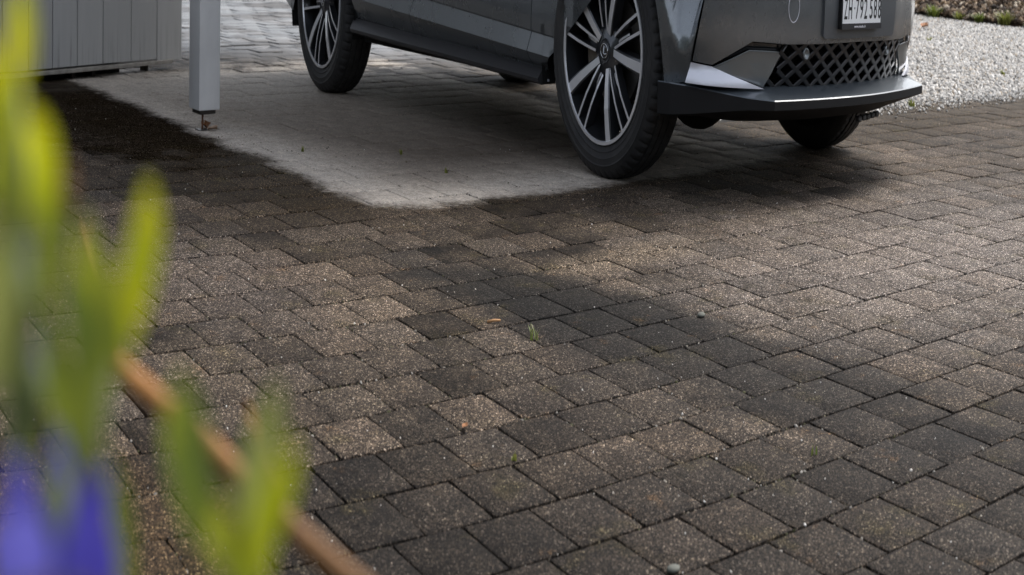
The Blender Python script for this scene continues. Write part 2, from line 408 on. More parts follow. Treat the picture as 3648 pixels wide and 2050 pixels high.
# ------------------------------------------------------------------ carport and board wall
RC = Vector((.326, 5.027, 0)); E1 = Vector((-.5185, .855, 0)).normalized(); E2 = Vector((.891, .454, 0)).normalized()
M_POSTM = simple('post_aluminium', (.68, .685, .69), .42, .2, var=.06, scale=6, bump=.15, bscale=120)
M_STEEL = simple('dark_steel', (.05, .045, .04), .5, .8)
M_RUST = simple('rusty_steel', (.13, .055, .025), .8, .2, var=.4, scale=60)
M_ROOF = simple('roof_sheet', (.16, .16, .16), .6, var=.1)
M_TIMBER = simple('roof_timber', (.20, .15, .10), .7, var=.3, scale=5)
def post(loc, label):
    r = empty('carport_post', loc, math.atan2(E2[1], E2[0]) + math.radians(5)); tag(r, label, 'post', 'posts carrying the carport roof')
    # origin at the near edge of the post: right face along +x, left face along +y
    s = .131
    bmobj('shaft', box_bm(0, s, 0, s,   .066, 2.67, .004, 2), M_POSTM, r)
    bmobj('base_plate', box_bm(.012, s - .02, .012, s - .02, .052, .066, .002), M_STEEL, r)
    V, F = tube([(.045, .045, .052), (.043, .043, .03), (.04, .04, -.01)], [.0065, .005, .0055], 8); meshobj('anchor_rod', V, F, M_RUST, r, True)
    bmobj('foot_plate', box_bm(.012, .072, .012, .072, -.003, .0012), M_STEEL, r)
    return r
def RP(a, b): return RC + E1 * a + E2 * b
post((-.628, 6.672, 0), 'grey metal carport post on a thin rusty rod beside the dry paving')
post(RP(1.95, 3.45), 'grey metal carport post standing behind the parked car')
rf = empty('carport_roof', (0, 0, 0)); tag(rf, 'flat carport roof sheltering the parked car and the dry patch of paving', 'roof')
def slab(name, a0, a1, b0, b1, z0, z1, mat):
    c = [RP(a0, b0), RP(a1, b0), RP(a1, b1), RP(a0, b1)]
    V = [(p.x, p.y, z) for z in (z0, z1) for p in c]
    return meshobj(name, V, [(3, 2, 1, 0), (4, 5, 6, 7), (0, 1, 5, 4), (1, 2, 6, 5), (2, 3, 7, 6), (3, 0, 4, 7)], mat, rf)
slab('roof_panel', 0, 6.2, -.12, 3.75, 2.79, 2.85, M_ROOF)
slab('fascia', -.025, 0, -.12, 3.75, 2.68, 2.87, M_POSTM)
slab('beam', 1.84, 1.98, -.1, 3.7, 2.67, 2.788, M_TIMBER); slab('beam', 5.7, 5.84, -.1, 3.7, 2.67, 2.788, M_TIMBER)
for k in range(6): slab('rafter', .1, 6.0, .25 + k * .62, .31 + k * .62, 2.71, 2.787, M_TIMBER)

t = NT('painted_board'); oc = t.node('ShaderNodeTexCoord').outputs['Object']; mp = t.node('ShaderNodeMapping'); mp.inputs['Scale'].default_value = (9, 9, .7); t.link(oc, mp.inputs[0])
oi = t.node('ShaderNodeObjectInfo'); g = t.noise(mp.outputs[0], 3.0, 6, .65)
c = t.mix(g, (.40, .40, .395), (.50, .50, .49)); c = t.mix(t.math('MULTIPLY', oi.outputs['Random'], .35), c, (.25, .245, .235))
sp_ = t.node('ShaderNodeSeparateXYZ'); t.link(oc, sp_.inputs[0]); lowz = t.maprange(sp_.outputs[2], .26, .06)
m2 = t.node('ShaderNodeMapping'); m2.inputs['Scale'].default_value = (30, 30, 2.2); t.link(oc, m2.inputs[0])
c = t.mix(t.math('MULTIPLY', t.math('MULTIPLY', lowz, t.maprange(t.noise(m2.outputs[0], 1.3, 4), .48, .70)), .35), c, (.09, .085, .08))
t.col(c); t.set(Roughness=.6); t.bump(t.noise(mp.outputs[0], 14, 4), .25, .002); M_BOARD = t.m
W0 = Vector((-2.10, 7.96, 0)); W1 = Vector((-1.0, 9.16, 0)); WD = (W1 - W0).normalized(); WA = math.atan2(WD.y, WD.x)
wall = empty('board_wall', W0, WA); tag(wall, 'wall of grey painted vertical boards hovering just above the paving', 'wall')
ws = [0, .216, .422, .638, .870, 1.132, 1.381, 1.630]
joints = [-(2.4 - i * .24) for i in range(10)] + ws
for a, b in zip(joints, joints[1:]):
    o = bmobj('board', box_bm(a + .0022, b - .0022, 0, .021, .053 - (.0 if b < 1.5 else .012), 2.3, .0022, 1), M_BOARD, wall)
bmobj('drip_rail', box_bm(-2.4, 1.53, -.012, .05, .028, .046, .002), simple('rail_metal', (.30, .28, .25), .6, var=.2), wall)
M_DARK = simple('dark_cavity', (.012, .011, .010), .9)
bmobj('backing', box_bm(-2.38, 1.60, .023, .12, .06, 2.28), M_DARK, wall)
bmobj('plinth', box_bm(-2.36, 1.10, .10, .20, -.02, .055), M_DARK, wall)
for x in (.62, .80, 1.30):
    bmobj('bracket', box_bm(x, x + .03, .04, .10, -.004, .03), M_STEEL, wall)

# ------------------------------------------------------------------ car
# body skin: plan curve (t = arc length from the nose centre), inset profiles
PLAN=[(.886,0),(.885,.08),(.88,.16),(.868,.29),(.85,.36),(.811,.477),(.785,.56),(.75,.66),(.70,.755),(.635,.83),(.55,.885),(.45,.915),(.35,.928),(.2,.934),(-.4,.934),(-1.5,.934),(-2.6,.934),(-3.1,.925),(-3.5,.89),(-3.75,.78),(-3.86,.5),(-3.88,0)]
def _dense(P,n=8):
    out=[]
    for i in range(len(P)-1):
        p0=P[max(i-1,0)];p1=P[i];p2=P[i+1];p3=P[min(i+2,len(P)-1)]
        if i==0:p0=(P[1][0],-P[1][1])
        for k in range(n):
            t=k/n
            out.append(tuple(.5*((2*p1[a])+(-p0[a]+p2[a])*t+(2*p0[a]-5*p1[a]+4*p2[a]-p3[a])*t*t+(-p0[a]+3*p1[a]-3*p2[a]+p3[a])*t**3) for a in (0,1)))
    out.append(P[-1]);return out
DN=_dense(PLAN);TL=[0]
for a,b in zip(DN,DN[1:]):TL.append(TL[-1]+math.dist(a,b))
def plan(t):
    s=abs(t);lo,hi=0,len(TL)-2
    while lo<hi:
        m=(lo+hi+1)//2
        if TL[m]<=s:lo=m
        else:hi=m-1
    i=lo;f=min(1,(s-TL[i])/(TL[i+1]-TL[i]));a,b=DN[i],DN[i+1]
    x=a[0]+(b[0]-a[0])*f;y=a[1]+(b[1]-a[1])*f
    # smooth normal
    def tan(i):
        j=max(i-1,0);k=min(i+1,len(DN)-1)
        dx,dy=DN[k][0]-DN[j][0],DN[k][1]-DN[j][1]
        if i==0:dx,dy=0,1
        l=math.hypot(dx,dy);return dx/l,dy/l
    t1,t2=tan(i),tan(i+1);tx=t1[0]+(t2[0]-t1[0])*f;ty=t1[1]+(t2[1]-t1[1])*f;l=math.hypot(tx,ty);tx/=l;ty/=l
    nx,ny=ty,-tx
    # outward normal has +x at front, +y on side
    sg=1 if t>=0 else -1
    return x,-sg*y,nx,-sg*ny   # t>=0 : right side (Y negative)
def ss(a,b,x):
    x=(x-a)/(b-a);x=0 if x<0 else 1 if x>1 else x;return x*x*(3-2*x)
def lerp(pts,z):
    if z<=pts[0][0]:return pts[0][1]
    for (a,u),(b,v) in zip(pts,pts[1:]):
        if z<=b:return u+(v-u)*(z-a)/(b-a)
    return pts[-1][1]
FZ=[(.2,.075),(.31,.055),(.44,.004),(.5,-.006),(.62,-.014),(.72,.0),(.85,.05),(1.,.16)]
def door(X,z):
    # inset of side skin: crease lines slope with X
    k=X+1.0
    zb=.294-.021*k;zl=.32-.034*k;zm=.345-.04*k;zc=.407-.047*k
    return lerp([(zb-.03,.058),(zb,.052),(zl,.022),(zm,.001),(zc,.024),(zc+.006,.019),(zc+.05,.012),(.6,.004),(.75,-.004),(.9,.02),(1.05,.06)],z)
def off(t,z):
    s=abs(t)
    x=plan(t)[0]
    w=ss(-.9,-.0,x*1.0-.15) if False else None
    f=1-ss(1.0,1.25,s)              # front weight
    d=(ss(1.75,1.95,s))*(1-ss(4.3,4.6,s)) # door weight
    r=FZ;ft=lerp(FZ,z);mid=lerp([(.2,.02),(.32,.012),(.5,0),(.75,-.004),(1,.04)],z)
    m=max(0,1-f-d)
    return f*ft+d*door(x,z)+m*mid
def S(t,z,o=0):
    x,y,nx,ny=plan(t);i=off(t,z)-o
    return (x-nx*i,y-ny*i,z)
YAW, PX, PZ = 1.0788, 2.2023, 6.1368
car = empty('parked_car', (PX, PZ, 0), -YAW)
tag(car, 'dark grey crossover car parked with its nose out from under the carport', 'car')
def paint(name, c, rough=.33, metal=.55, coat=1.0):
    t = NT(name); oc = t.node('ShaderNodeTexCoord').outputs['Object']
    f = t.noise(oc, 900, 2, .5); t.col(t.mix(t.maprange(f, .35, .7), c, tuple(x * 1.5 for x in c)))
    dust = t.noise(oc, 6, 5, .6); t.set(Roughness=t.math('ADD', rough, t.math('MULTIPLY', t.maprange(dust, .4, .7), .08)), Metallic=metal)
    t.b.inputs['Coat Weight'].default_value = coat; t.b.inputs['Coat Roughness'].default_value = .05
    return t.m
M_PAINT = paint('dark_grey_paint', (.165, .180, .192), .27, .65)
M_SATIN = simple('satin_grey_trim', (.20, .215, .22), .34, .7, coat=.3)
M_SILVER = simple('pale_silver_trim', (.74, .75, .82), .34, .35, coat=.4)
M_PLAST = simple('black_plastic', (.040, .040, .043), .42, bump=.12, bscale=900)
M_SPLIT = simple('splitter_paint', (.085, .10, .115), .38, .3, coat=.35)
M_GLOSSB = simple('gloss_black', (.008, .008, .009), .12, coat=1)
M_BLACK = simple('matt_black', (.006, .006, .006), .9)
M_CHROME = simple('chrome', (.62, .63, .65), .12, 1.0)
M_GLASS = simple('tinted_glass', (.01, .012, .013), .03, coat=1)

def panel(name, poly, mat, thick=.012, o=0, parent=car, side=1, gt=.05, gz=.035, angle=35, ofn=None, creases=()):
    """poly of (t,z) on the body skin; side=-1 mirrors to the left flank; edges are rolled in by lip"""
    bm = bmesh.new(); vs = [bm.verts.new((p[0], p[1], 0)) for p in poly]
    f = bm.faces.new(vs); bmesh.ops.triangulate(bm, faces=[f])
    ts = [p[0] for p in poly]; zs = [p[1] for p in poly]
    for k in range(int(min(ts) / gt) - 1, int(max(ts) / gt) + 2):
        bmesh.ops.bisect_plane(bm, geom=bm.verts[:] + bm.edges[:] + bm.faces[:], plane_co=(k * gt, 0, 0), plane_no=(1, 0, 0), dist=1e-5)
    zcuts = [min(zs) + gz * k for k in range(1, int((max(zs) - min(zs)) / gz) + 1)]
    for z in zcuts:
        bmesh.ops.bisect_plane(bm, geom=bm.verts[:] + bm.edges[:] + bm.faces[:], plane_co=(0, z, 0), plane_no=(0, 1, 0), dist=1e-5)
    for a_, b_ in creases:
        bmesh.ops.bisect_plane(bm, geom=bm.verts[:] + bm.edges[:] + bm.faces[:], plane_co=(2.54, a_, 0), plane_no=(-b_, 1, 0), dist=1e-5)
    bm.verts.ensure_lookup_table()
    # rolled edge: outer ring sits a little lower, then skirt inwards
    bnd = [e for e in bm.edges if e.is_boundary]
    off0 = {v: 0 for v in bm.verts}
    ret = bmesh.ops.extrude_edge_only(bm, edges=bnd); nv = [g for g in ret['geom'] if isinstance(g, bmesh.types.BMVert)]
    for v in nv: off0[v] = -thick
    for v in bm.verts:
        tt, z = v.co.x, v.co.y; d = off0.get(v, 0)
        oo = (ofn(tt, z) if ofn else o) + d
        x, y, zz = S(tt * side, z, oo); v.co = (x, y, zz)
    bmesh.ops.recalc_face_normals(bm, faces=bm.faces)
    # make sure the skin faces outwards
    s = 0
    for f in bm.faces:
        c = f.calc_center_median(); s += f.normal.dot(Vector((c.x + 1.5, c.y, c.z * .3))) * f.calc_area()
    if s < 0: bmesh.ops.reverse_faces(bm, faces=bm.faces)
    return bmobj(name, bm, mat, parent, angle)

AC, AR = 1.57, .445           # front arch centre in t
RCt, RR_ = 4.39, .445
def arc(c, r, z0, z1, n=10, front=True):
    """points on an arch edge from height z0 to z1, on its front (small t) or rear side"""
    out = []
    for k in range(n + 1):
        z = z0 + (z1 - z0) * k / n; dz = z - .37; h = math.sqrt(max(r * r - dz * dz, 0)); out.append((c - h if front else c + h, z))
    return out
def archtop(c, r, za, zb, n=18):
    """over the top, from front side at za to rear side at zb"""
    a0 = PI - math.asin((za - .37) / r); a1 = math.asin((zb - .37) / r)
    return [(c + r * math.cos(a0 + (a1 - a0) * k / n), .37 + r * math.sin(a0 + (a1 - a0) * k / n)) for k in range(n + 1)]
# front cover
half = [(.880, .625), (.908, .542), (.940, .443), (.967, .376), (.868, .369), (.674, .437), (.479, .429)]
top = [(0, .433)]
cover = half + top + [(-a, b) for a, b in half[::-1]] + [(-.86, .72), (-.5, .745), (0, .755), (.5, .745), (.86, .72)]
panel('front_bumper', cover, M_PAINT, .02)
def corner_off(t, z):
    f = max(0, (z - .395)) ; t1 = 1.000 - f * .50; t2 = 1.030 + f * .34
    m = ss(t1 - .022, t1 + .010, t) * (1 - ss(t2 - .010, t2 + .022, t))
    return -m * f * .48 + .006 * ss(1.085, 1.13, t)
for s in (1, -1):
    side = [(1.076, .309), (1.036, .314), (1.006, .316), (.977, .381), (.950, .443), (.918, .542), (.892, .62), (.885, .66)] + [(.885 + .0, .70), (1.26, .70)]
    side = side + arc(AC, AR, .69, .322, 12) + [(1.128, .309)]
    panel('bumper_corner', side, M_PAINT, .016, side=s, gt=.0125, gz=.02, ofn=corner_off, angle=60)
    # bright lower blade (upward facing ledge) and satin fog trim
    panel('lower_blade', [(.976, .372), (.868, .364), (.600, .307), (1.001, .3165)], M_SILVER, .012, side=s, gz=.012, ofn=lambda t, z: .004 + .034 * ss(.372, .305, z) - .0)
    panel('fog_trim', [(.862, .3625), (.684, .411), (.501, .406), (.592, .309)], M_SATIN, .01, side=s, ofn=lambda t, z: .012 - .020 * ss(.33, .40, z))
    panel('fog_recess', [(.866, .3655), (.672, .4335), (.480, .4255), (.500, .4075), (.684, .4125)], M_GLOSSB, .01, o=-.022, side=s)
    V, F = tube([S(s * a, b, .0135 - .020 * ss(.33, .40, b)) for a, b in [(.862, .3625), (.78, .384), (.684, .411), (.59, .409), (.501, .406)]], .0022, 6); meshobj('trim_edge', V, F, M_SATIN, car, True)
# lower grille
M_MESH = simple('grille_black', (.007, .007, .008), .36, coat=.3)
def gedge(z): return .592 + (.482 - .592) * (z - .307) / (.430 - .307)
gp_ = [(gedge(.307), .305), (gedge(.43), .4305), (-gedge(.43), .4305), (-gedge(.307), .305)]
panel('grille_backing', gp_, M_BLACK, .01, o=-.075)
bm = bmesh.new()
def bar(t0, z0, t1, z1, w=.0108, o0=-.004, o1=-.040):
    n = 2; pr = []
    dt, dz = t1 - t0, z1 - z0; l = math.hypot(dt, dz); px, pz = -dz / l * w, dt / l * w
    for k in range(n + 1):
        a = k / n; tt, zz = t0 + dt * a, z0 + dz * a
        pr.append([bm.verts.new(S(tt + px * q, zz + pz * q, oo)) for q, oo in ((-.9, o1), (-.75, o0 - .003), (-.5, o0), (.5, o0), (.75, o0 - .003), (.9, o1))])
    for a, b in zip(pr, pr[1:]):
        for k in range(5): bm.faces.new((a[k], a[k + 1], b[k + 1], b[k]))
HP, HZ = .0515, .0262
for i in range(-26, 27):
    for j in range(5):
        za = .3045 + j * HZ; zb = za + HZ
        if (i + j) % 2 == 0: segs = ((i * HP, za, (i + 1) * HP, zb),)
        else: segs = (((i + 1) * HP, za, i * HP, zb),)
        for a in segs:
            if max(abs(a[0]), abs(a[2])) < gedge((za + zb) / 2) + .005 and zb < .437: bar(*a)
bmesh.ops.recalc_face_normals(bm, faces=bm.faces); bmobj('grille_mesh', bm, M_MESH, car, 25)
for s in (1, -1):
    V, F = tube([S(s * (gedge(z) - .004), z, -.012) for z in (.307, .35, .39, .43)], .006, 6); meshobj('grille_frame', V, F, M_MESH, car, True)
for tt in (.366, -.3):
    x, y, z = S(tt, .402, -.008); _, _, nx, ny = plan(tt)
    V = []; F = []
    for k, (r, d) in enumerate(((.018, -.01), (.018, .004), (.013, .008), (.012, .002), (.0, .003))):
        for q in range(20):
            a = 2 * PI * q / 20; V.append((x + nx * d - ny * math.cos(a) * r, y + ny * d + nx * math.cos(a) * r, z + math.sin(a) * r))
    for k in range(4):
        for q in range(20): F.append((k * 20 + q, k * 20 + (q + 1) % 20, (k + 1) * 20 + (q + 1) % 20, (k + 1) * 20 + q))
    meshobj('parking_sensor', V, F, M_SATIN, car, True)
# tow eye cover: round groove line
pts = [S(.461 + .030 * math.cos(a), .532 + .042 * math.sin(a), .0004) for a in np.linspace(0, 2 * PI, 33)]
V, F = tube(pts, .0016, 6, False); meshobj('tow_cover_rim', V, F, M_SILVER, car, True)
panel('tow_cover', [(.461 + .0285 * math.cos(a), .532 + .0405 * math.sin(a)) for a in np.linspace(0, 2 * PI, 25)[:-1]], M_PAINT, .003, o=.001, gt=.02, gz=.02)
# number plate carrier and plate
hp = [(.297, .556), (.292, .452), (.278, .4455), (-.278, .4455), (-.292, .452), (-.297, .556), (-.297, .62), (.297, .62)]
panel('plate_carrier', hp, simple('carrier_grey', (.115, .125, .135), .42, .4, coat=.3), .02, o=.014)
PT0, PT1 = .196, -.106
def flat(t, z, o): # points on the flat plane of the plate
    a = S(.2, .5, .03); b = S(-.11, .5, .03); f = (t - .2) / (-.11 - .2)
    lean = (z - .5) * .04
    return Vector((a[0] + (b[0] - a[0]) * f + o + lean, a[1] + (b[1] - a[1]) * f, z))
def plate_box(name, t0, t1, z0, z1, o0, o1, mat, par):
    V = [flat(t, z, o) for o in (o0, o1) for t, z in ((t0, z0), (t1, z0), (t1, z1), (t0, z1))]
    return meshobj(name, V, [(3, 2, 1, 0), (4, 5, 6, 7), (0, 1, 5, 4), (1, 2, 6, 5), (2, 3, 7, 6), (3, 0, 4, 7)], mat, par)
PZ0 = .4895
pl = plate_box('number_plate', PT0, PT1, PZ0, PZ0 + .082, .006, .008, simple('plate_white', (.78, .79, .80), .35), car)
fr = plate_box('plate_frame', PT0 + .006, PT1 - .006, PZ0 - .017, PZ0 + .088, -.016, .004, M_GLOSSB, car)
plate_box('frame_lip', PT0 + .006, PT1 - .006, PZ0 - .017, PZ0 - .0005, .0042, .0105, simple('frame_plastic', (.03, .03, .034), .35), fr)
def text(name, body, h, t, z, o, mat, par, wscale=1.0, bold=0.0, width=None):
    cu = bpy.data.curves.new(name, 'FONT'); cu.body = body; cu.size = h; cu.extrude = .0004; cu.offset = bold; cu.resolution_u = 3
    tmp = bpy.data.objects.new(name, cu); COL.objects.link(tmp); dg = bpy.context.evaluated_depsgraph_get(); me = bpy.data.meshes.new_from_object(tmp.evaluated_get(dg))
    bpy.data.objects.remove(tmp)
    xs = [v.co.x for v in me.vertices]; x0_, x1_ = min(xs), max(xs); w = x1_ - x0_; k = (width / w) if width else wscale
    ys = [v.co.y for v in me.vertices]; y0_ = min(ys); ky = h / (max(ys) - y0_)
    for v in me.vertices:
        p = flat(t - (v.co.x - x0_) * k, z + (v.co.y - y0_) * ky, o + v.co.z); v.co = p
    me.materials.clear(); me.materials.append(mat); o_ = bpy.data.objects.new(name, me); COL.objects.link(o_); o_.parent = par; return o_
M_INK = simple('plate_ink', (.008, .008, .010), .5)
xx = PT0 - .010
for ch, w in (('Z', .024), ('H', .026), ('·', .006), ('7', .024), ('9', .024), ('2', .024), ('5', .024), ('8', .025), ('8', .025)):
    if ch == '·':
        xx -= .007; V = [flat(xx - a * .006, PZ0 + .040 + b * .006, .0088) for a, b in ((0, 0), (1, 0), (1, 1), (0, 1))]; meshobj('character', V, [(0, 1, 2, 3)], M_INK, pl); xx -= .013
    else:
        text('character', ch, .060, xx, PZ0 + .012, .0085, M_INK, pl, width=w, bold=.0004); xx -= w + (.0095 if ch != '2' else .020)
text('frame_lettering', 'www.oioudo.ch', .0075, (PT0 + PT1) / 2 + .062, PZ0 - .0125, .011, simple('print_white', (.75, .75, .8), .4), fr, width=.088)
# splitter: lip profile swept along its own plan line
sp_plan = [(.412, .930, 1.12), (.47, .908, 1.045), (.56, .842, .955), (.66, .767, .83), (.76, .692, .72), (.857, .618, .60), (.885, .50, .50), (.908, .38, .38), (.925, .26, .26), (.939, .13, .13), (.944, 0, 0)]
sp_plan = [(x, -y, t) for x, y, t in sp_plan] + [(x, y, -t) for x, y, t in sp_plan[::-1][1:]]
V = []; F = []; m_ = 9
for i, (x, y, tt) in enumerate(sp_plan):
    cn_ = ss(.85, .42, x); p = Vector((x, y, 0)); q = Vector(S(tt, .31, -.012)); q.z = 0; d = p - q; dl = max(d.length, .012); n = d.normalized() if d.length > .004 else Vector((.3, math.copysign(.95, y), 0))
    zt = .284 + .030 * cn_; zb = .258 - .032 * cn_; zi = .3105 + .004 * cn_; low = .213 + .015 * cn_
    r = q + n * (dl * .22); back = q - n * .02; bb = q - n * .12
    V += [(q.x - n.x * .02, q.y - n.y * .02, zi + .001), (q.x, q.y, zi), (r.x, r.y, zi - .006), (p.x - n.x * .002, p.y - n.y * .002, zt + .0012), (p.x + n.x * .0015, p.y + n.y * .0015, zt - .002), (p.x, p.y, zb), (p.x - n.x * .008, p.y - n.y * .008, zb - .004), (back.x, back.y, low), (bb.x, bb.y, low - .006)]
for i in range(len(sp_plan) - 1):
    for k in range(m_ - 1): F.append((i * m_ + k, (i + 1) * m_ + k, (i + 1) * m_ + k + 1, i * m_ + k + 1))
F.append(tuple(range(m_))); F.append(tuple((len(sp_plan) - 1) * m_ + k for k in range(m_))[::-1])
so_ = meshobj('front_splitter', V, F, M_SPLIT, car, angle=11); so_.data.materials.append(simple('skirt_black', (.011, .011, .012), .62, Specular_IOR_Level=.25))
for p_ in so_.data.polygons:
    if p_.index % (m_ - 1) >= 4: p_.material_index = 1
# rag edge of the undertray clips
for k in range(5):
    x, y = .80 - k * .012, .12 + k * .055
    bmobj('undertray_clip', box_bm(x - .012, x + .012, y - .014, y + .014, .188, .205, .003), M_PLAST, car)
# flanks
CR = [(a_, b_) for a_, b_ in ((.294, .021), (.32, .034), (.345, .04), (.407, .047), (.413, .047), (.457, .047))]
for s in (1, -1):
    fend = [(2.112, .2755), (2.078, .483), (2.05, .80), (2.05, .93), (.95, .90), (.885, .77), (.885, .708), (1.262, .708)] + archtop(AC, AR, .70, .2735)[0:]
    panel('front_fender', fend, M_PAINT, .014, side=s, gt=.06, creases=CR, angle=20)
    fd = [(2.117, .2755), (2.083, .483), (2.055, .80), (2.055, .95), (3.21, .95), (3.222, .43), (3.262, .3065)]
    d1_ = panel('front_door', fd, M_PAINT, .014, side=s, gt=.12, gz=.08, creases=CR, angle=20)
    rd = [(3.267, .3065), (3.227, .43), (3.215, .95), (4.30, .95), (4.30, .815)] + archtop(RCt, RR_, .815, .815, 1)[:0] + [(RCt - math.sqrt(max(RR_ ** 2 - (z - .37) ** 2, 0)), z) for z in (.80, .74, .66, .58, .50, .43, .37, .322)]
    d2_ = panel('rear_door', rd, M_PAINT, .014, side=s, gt=.12, gz=.08, creases=CR, angle=20)
    rq = [(4.305, .95), (4.305, .818)] + [(RCt + RR_ * math.sin(a), .37 + RR_ * math.cos(a)) for a in np.linspace(.0, 1.72, 12)] + [(4.87, .315), (4.93, .335), (5.0, .35), (5.3, .35), (5.3, .95)]
    panel('rear_fender', rq, M_PAINT, .014, side=s, gt=.08)
    # sill cladding
    V = []; F = []; st = [2.020 + k * .1945 for k in range(11)]
    for tt in st:
        X_ = plan(tt)[0]; zt = .2655 - (X_ + .434) * .0205 * 1.0; zt = .2665 + (-.434 - X_) * .0210; zb = .232 + (-.412 - X_) * .0165; yy = -s
        V += [(X_, yy * .885, zt + .012), (X_, yy * .905, zt + .001), (X_, yy * .926, zb + .016), (X_, yy * .922, zb + .004), (X_, yy * .900, zb - .004), (X_, yy * .80, zb - .002)]
    for i in range(len(st) - 1):
        for k in range(5): F.append((i * 6 + k, i * 6 + k + 1, (i + 1) * 6 + k + 1, (i + 1) * 6 + k))
    F.append(tuple(range(6))); F.append(tuple((len(st) - 1) * 6 + k for k in range(6)))
    meshobj('sill_cladding', V, F, M_PLAST, car, angle=25)
    # wheel arch liners with pale fixings
    for cc, nm in ((1.54 - AC - .0, 'f'), (1.54 - RCt, 'r')):
        V = []; F = []; r_ = AR + .004; n = 22
        for k in range(n + 1):
            a = PI * (-.095 + 1.19 * k / n)
            for yy in (.905, .62): V.append((cc + r_ * math.cos(a), -s * yy, .37 + r_ * math.sin(a)))
        for k in range(n): F.append((2 * k, 2 * k + 1, 2 * k + 3, 2 * k + 2))
        c0 = len(V); V.append((cc, -s * .62, .37))
        for k in range(n): F.append((2 * k + 1, 2 * k + 3, c0))
        ln = meshobj('arch_liner', V, F, M_BLACK, car)
        if nm == 'f':
            for z in (.399, .332, .243):
                h = math.sqrt(r_ ** 2 - (z - .37) ** 2); V2, F2 = tube([(cc - h, -s * .87, z), (cc - h + .007, -s * .87, z)], .0042, 6); meshobj('fixing', V2, F2, M_SILVER, ln)
# centre rear, roof structure (above the frame, simple but complete)
panel('rear_bumper', [(5.305, .35), (5.305, .80), (6.12, .80), (6.12, .35)], M_PAINT, .02); panel('rear_bumper', [(5.305, .35), (5.305, .80), (6.12, .80), (6.12, .35)], M_PAINT, .02, side=-1)
def loft(name, secs, mat, n=9, angle=30):
    V = []; F = []
    for x, hw, z0, z1, cr in secs:
        V += [(x, -hw, z0)]; 
        for k in range(n):
            a = -1 + 2 * k / (n - 1); V.append((x, hw * .93 * a, z1 - cr * a * a))
        V += [(x, hw, z0)]
    m = n + 2
    for i in range(len(secs) - 1):
        for k in range(m - 1): F.append((i * m + k, (i + 1) * m + k, (i + 1) * m + k + 1, i * m + k + 1))
    return meshobj(name, V, F, mat, car, angle=angle)
loft('bonnet', [(.868, .60, .70, .758, .02), (.80, .74, .72, .82, .03), (.66, .83, .78, .87, .04), (.3, .90, .90, .96, .05), (-.2, .92, .93, 1.03, .06), (-.45, .92, .94, 1.06, .06)], M_PAINT)
loft('windscreen', [(-.45, .91, .95, 1.06, .06), (-.8, .86, .96, 1.26, .05), (-1.25, .74, 1.3, 1.50, .05)], M_GLASS)
loft('roof', [(-1.25, .74, 1.42, 1.51, .05), (-1.7, .72, 1.5, 1.60, .05), (-2.4, .71, 1.52, 1.61, .05), (-3.0, .69, 1.46, 1.56, .05), (-3.3, .66, 1.38, 1.48, .05)], M_PAINT)
loft('rear_window', [(-3.3, .66, 1.36, 1.48, .05), (-3.65, .74, 1.05, 1.12, .05)], M_GLASS); loft('tailgate', [(-3.65, .82, .80, 1.13, .05), (-3.85, .80, .78, .95, .04)], M_PAINT)
for s in (1, -1):
    V = [(-.5, s * .915, .95), (-1.30, s * .74, 1.47), (-2.1, s * .72, 1.53), (-2.1, s * .925, .95)]; meshobj('side_window', V, [(0, 1, 2, 3) if s < 0 else (3, 2, 1, 0)], M_GLASS, car)
    V = [(-2.14, s * .925, .95), (-2.14, s * .72, 1.53), (-3.1, s * .70, 1.45), (-3.45, s * .86, .98)]; meshobj('side_window', V, [(0, 1, 2, 3) if s < 0 else (3, 2, 1, 0)], M_GLASS, car)
bmobj('underbody', box_bm(-3.60, .50, -.60, .60, .285, .70), M_BLACK, car); bmobj('underbody', box_bm(-2.35, -.55, -.86, .86, .235, .70), M_BLACK, car); bmobj('underbody', box_bm(.50, .66, -.46, .46, .262, .62), M_BLACK, car)
bm = bmesh.new(); bmesh.ops.create_uvsphere(bm, u_segments=28, v_segments=16, radius=.205, matrix=Matrix.Translation((.08, -.30, .325))); bmobj('drive_housing', bm, M_BLACK, car)

# ---- wheels
t = NT('tyre_rubber'); oc = t.node('ShaderNodeTexCoord').outputs['Object']
t.col(t.mix(t.maprange(t.noise(oc, 9, 5, .65), .4, .75), (.020, .020, .021), (.038, .037, .036))); t.set(Roughness=.72); t.bump(t.noise(oc, 260, 3), .2, .001); M_TYRE = t.m
M_ALLOY = simple('machined_alloy', (.74, .75, .78), .34, .5, coat=.6); M_LIP = simple('rim_lip_bright', (.78, .79, .82), .3, .5, coat=.6); M_RIMD = simple('rim_dark', (.050, .053, .060), .28, .6, coat=.8)
M_DISC = simple('brake_disc', (.20, .19, .18), .4, .9); M_CAL = simple('caliper', (.22, .19, .16), .6, .3, var=.2)
TR, RIM = .3715, .270
def lathe(prof, n=96, mod=None):
    V = []; F = []; m = len(prof)
    for k in range(n):
        a = 2 * PI * k / n
        for i, (r, y) in enumerate(prof):
            rr = r + (mod(k, i) if mod else 0); V.append((rr * math.cos(a), y, rr * math.sin(a)))
    for k in range(n):
        for i in range(m - 1): F.append((k * m + i, ((k + 1) % n) * m + i, ((k + 1) % n) * m + i + 1, k * m + i + 1))
    return V, F
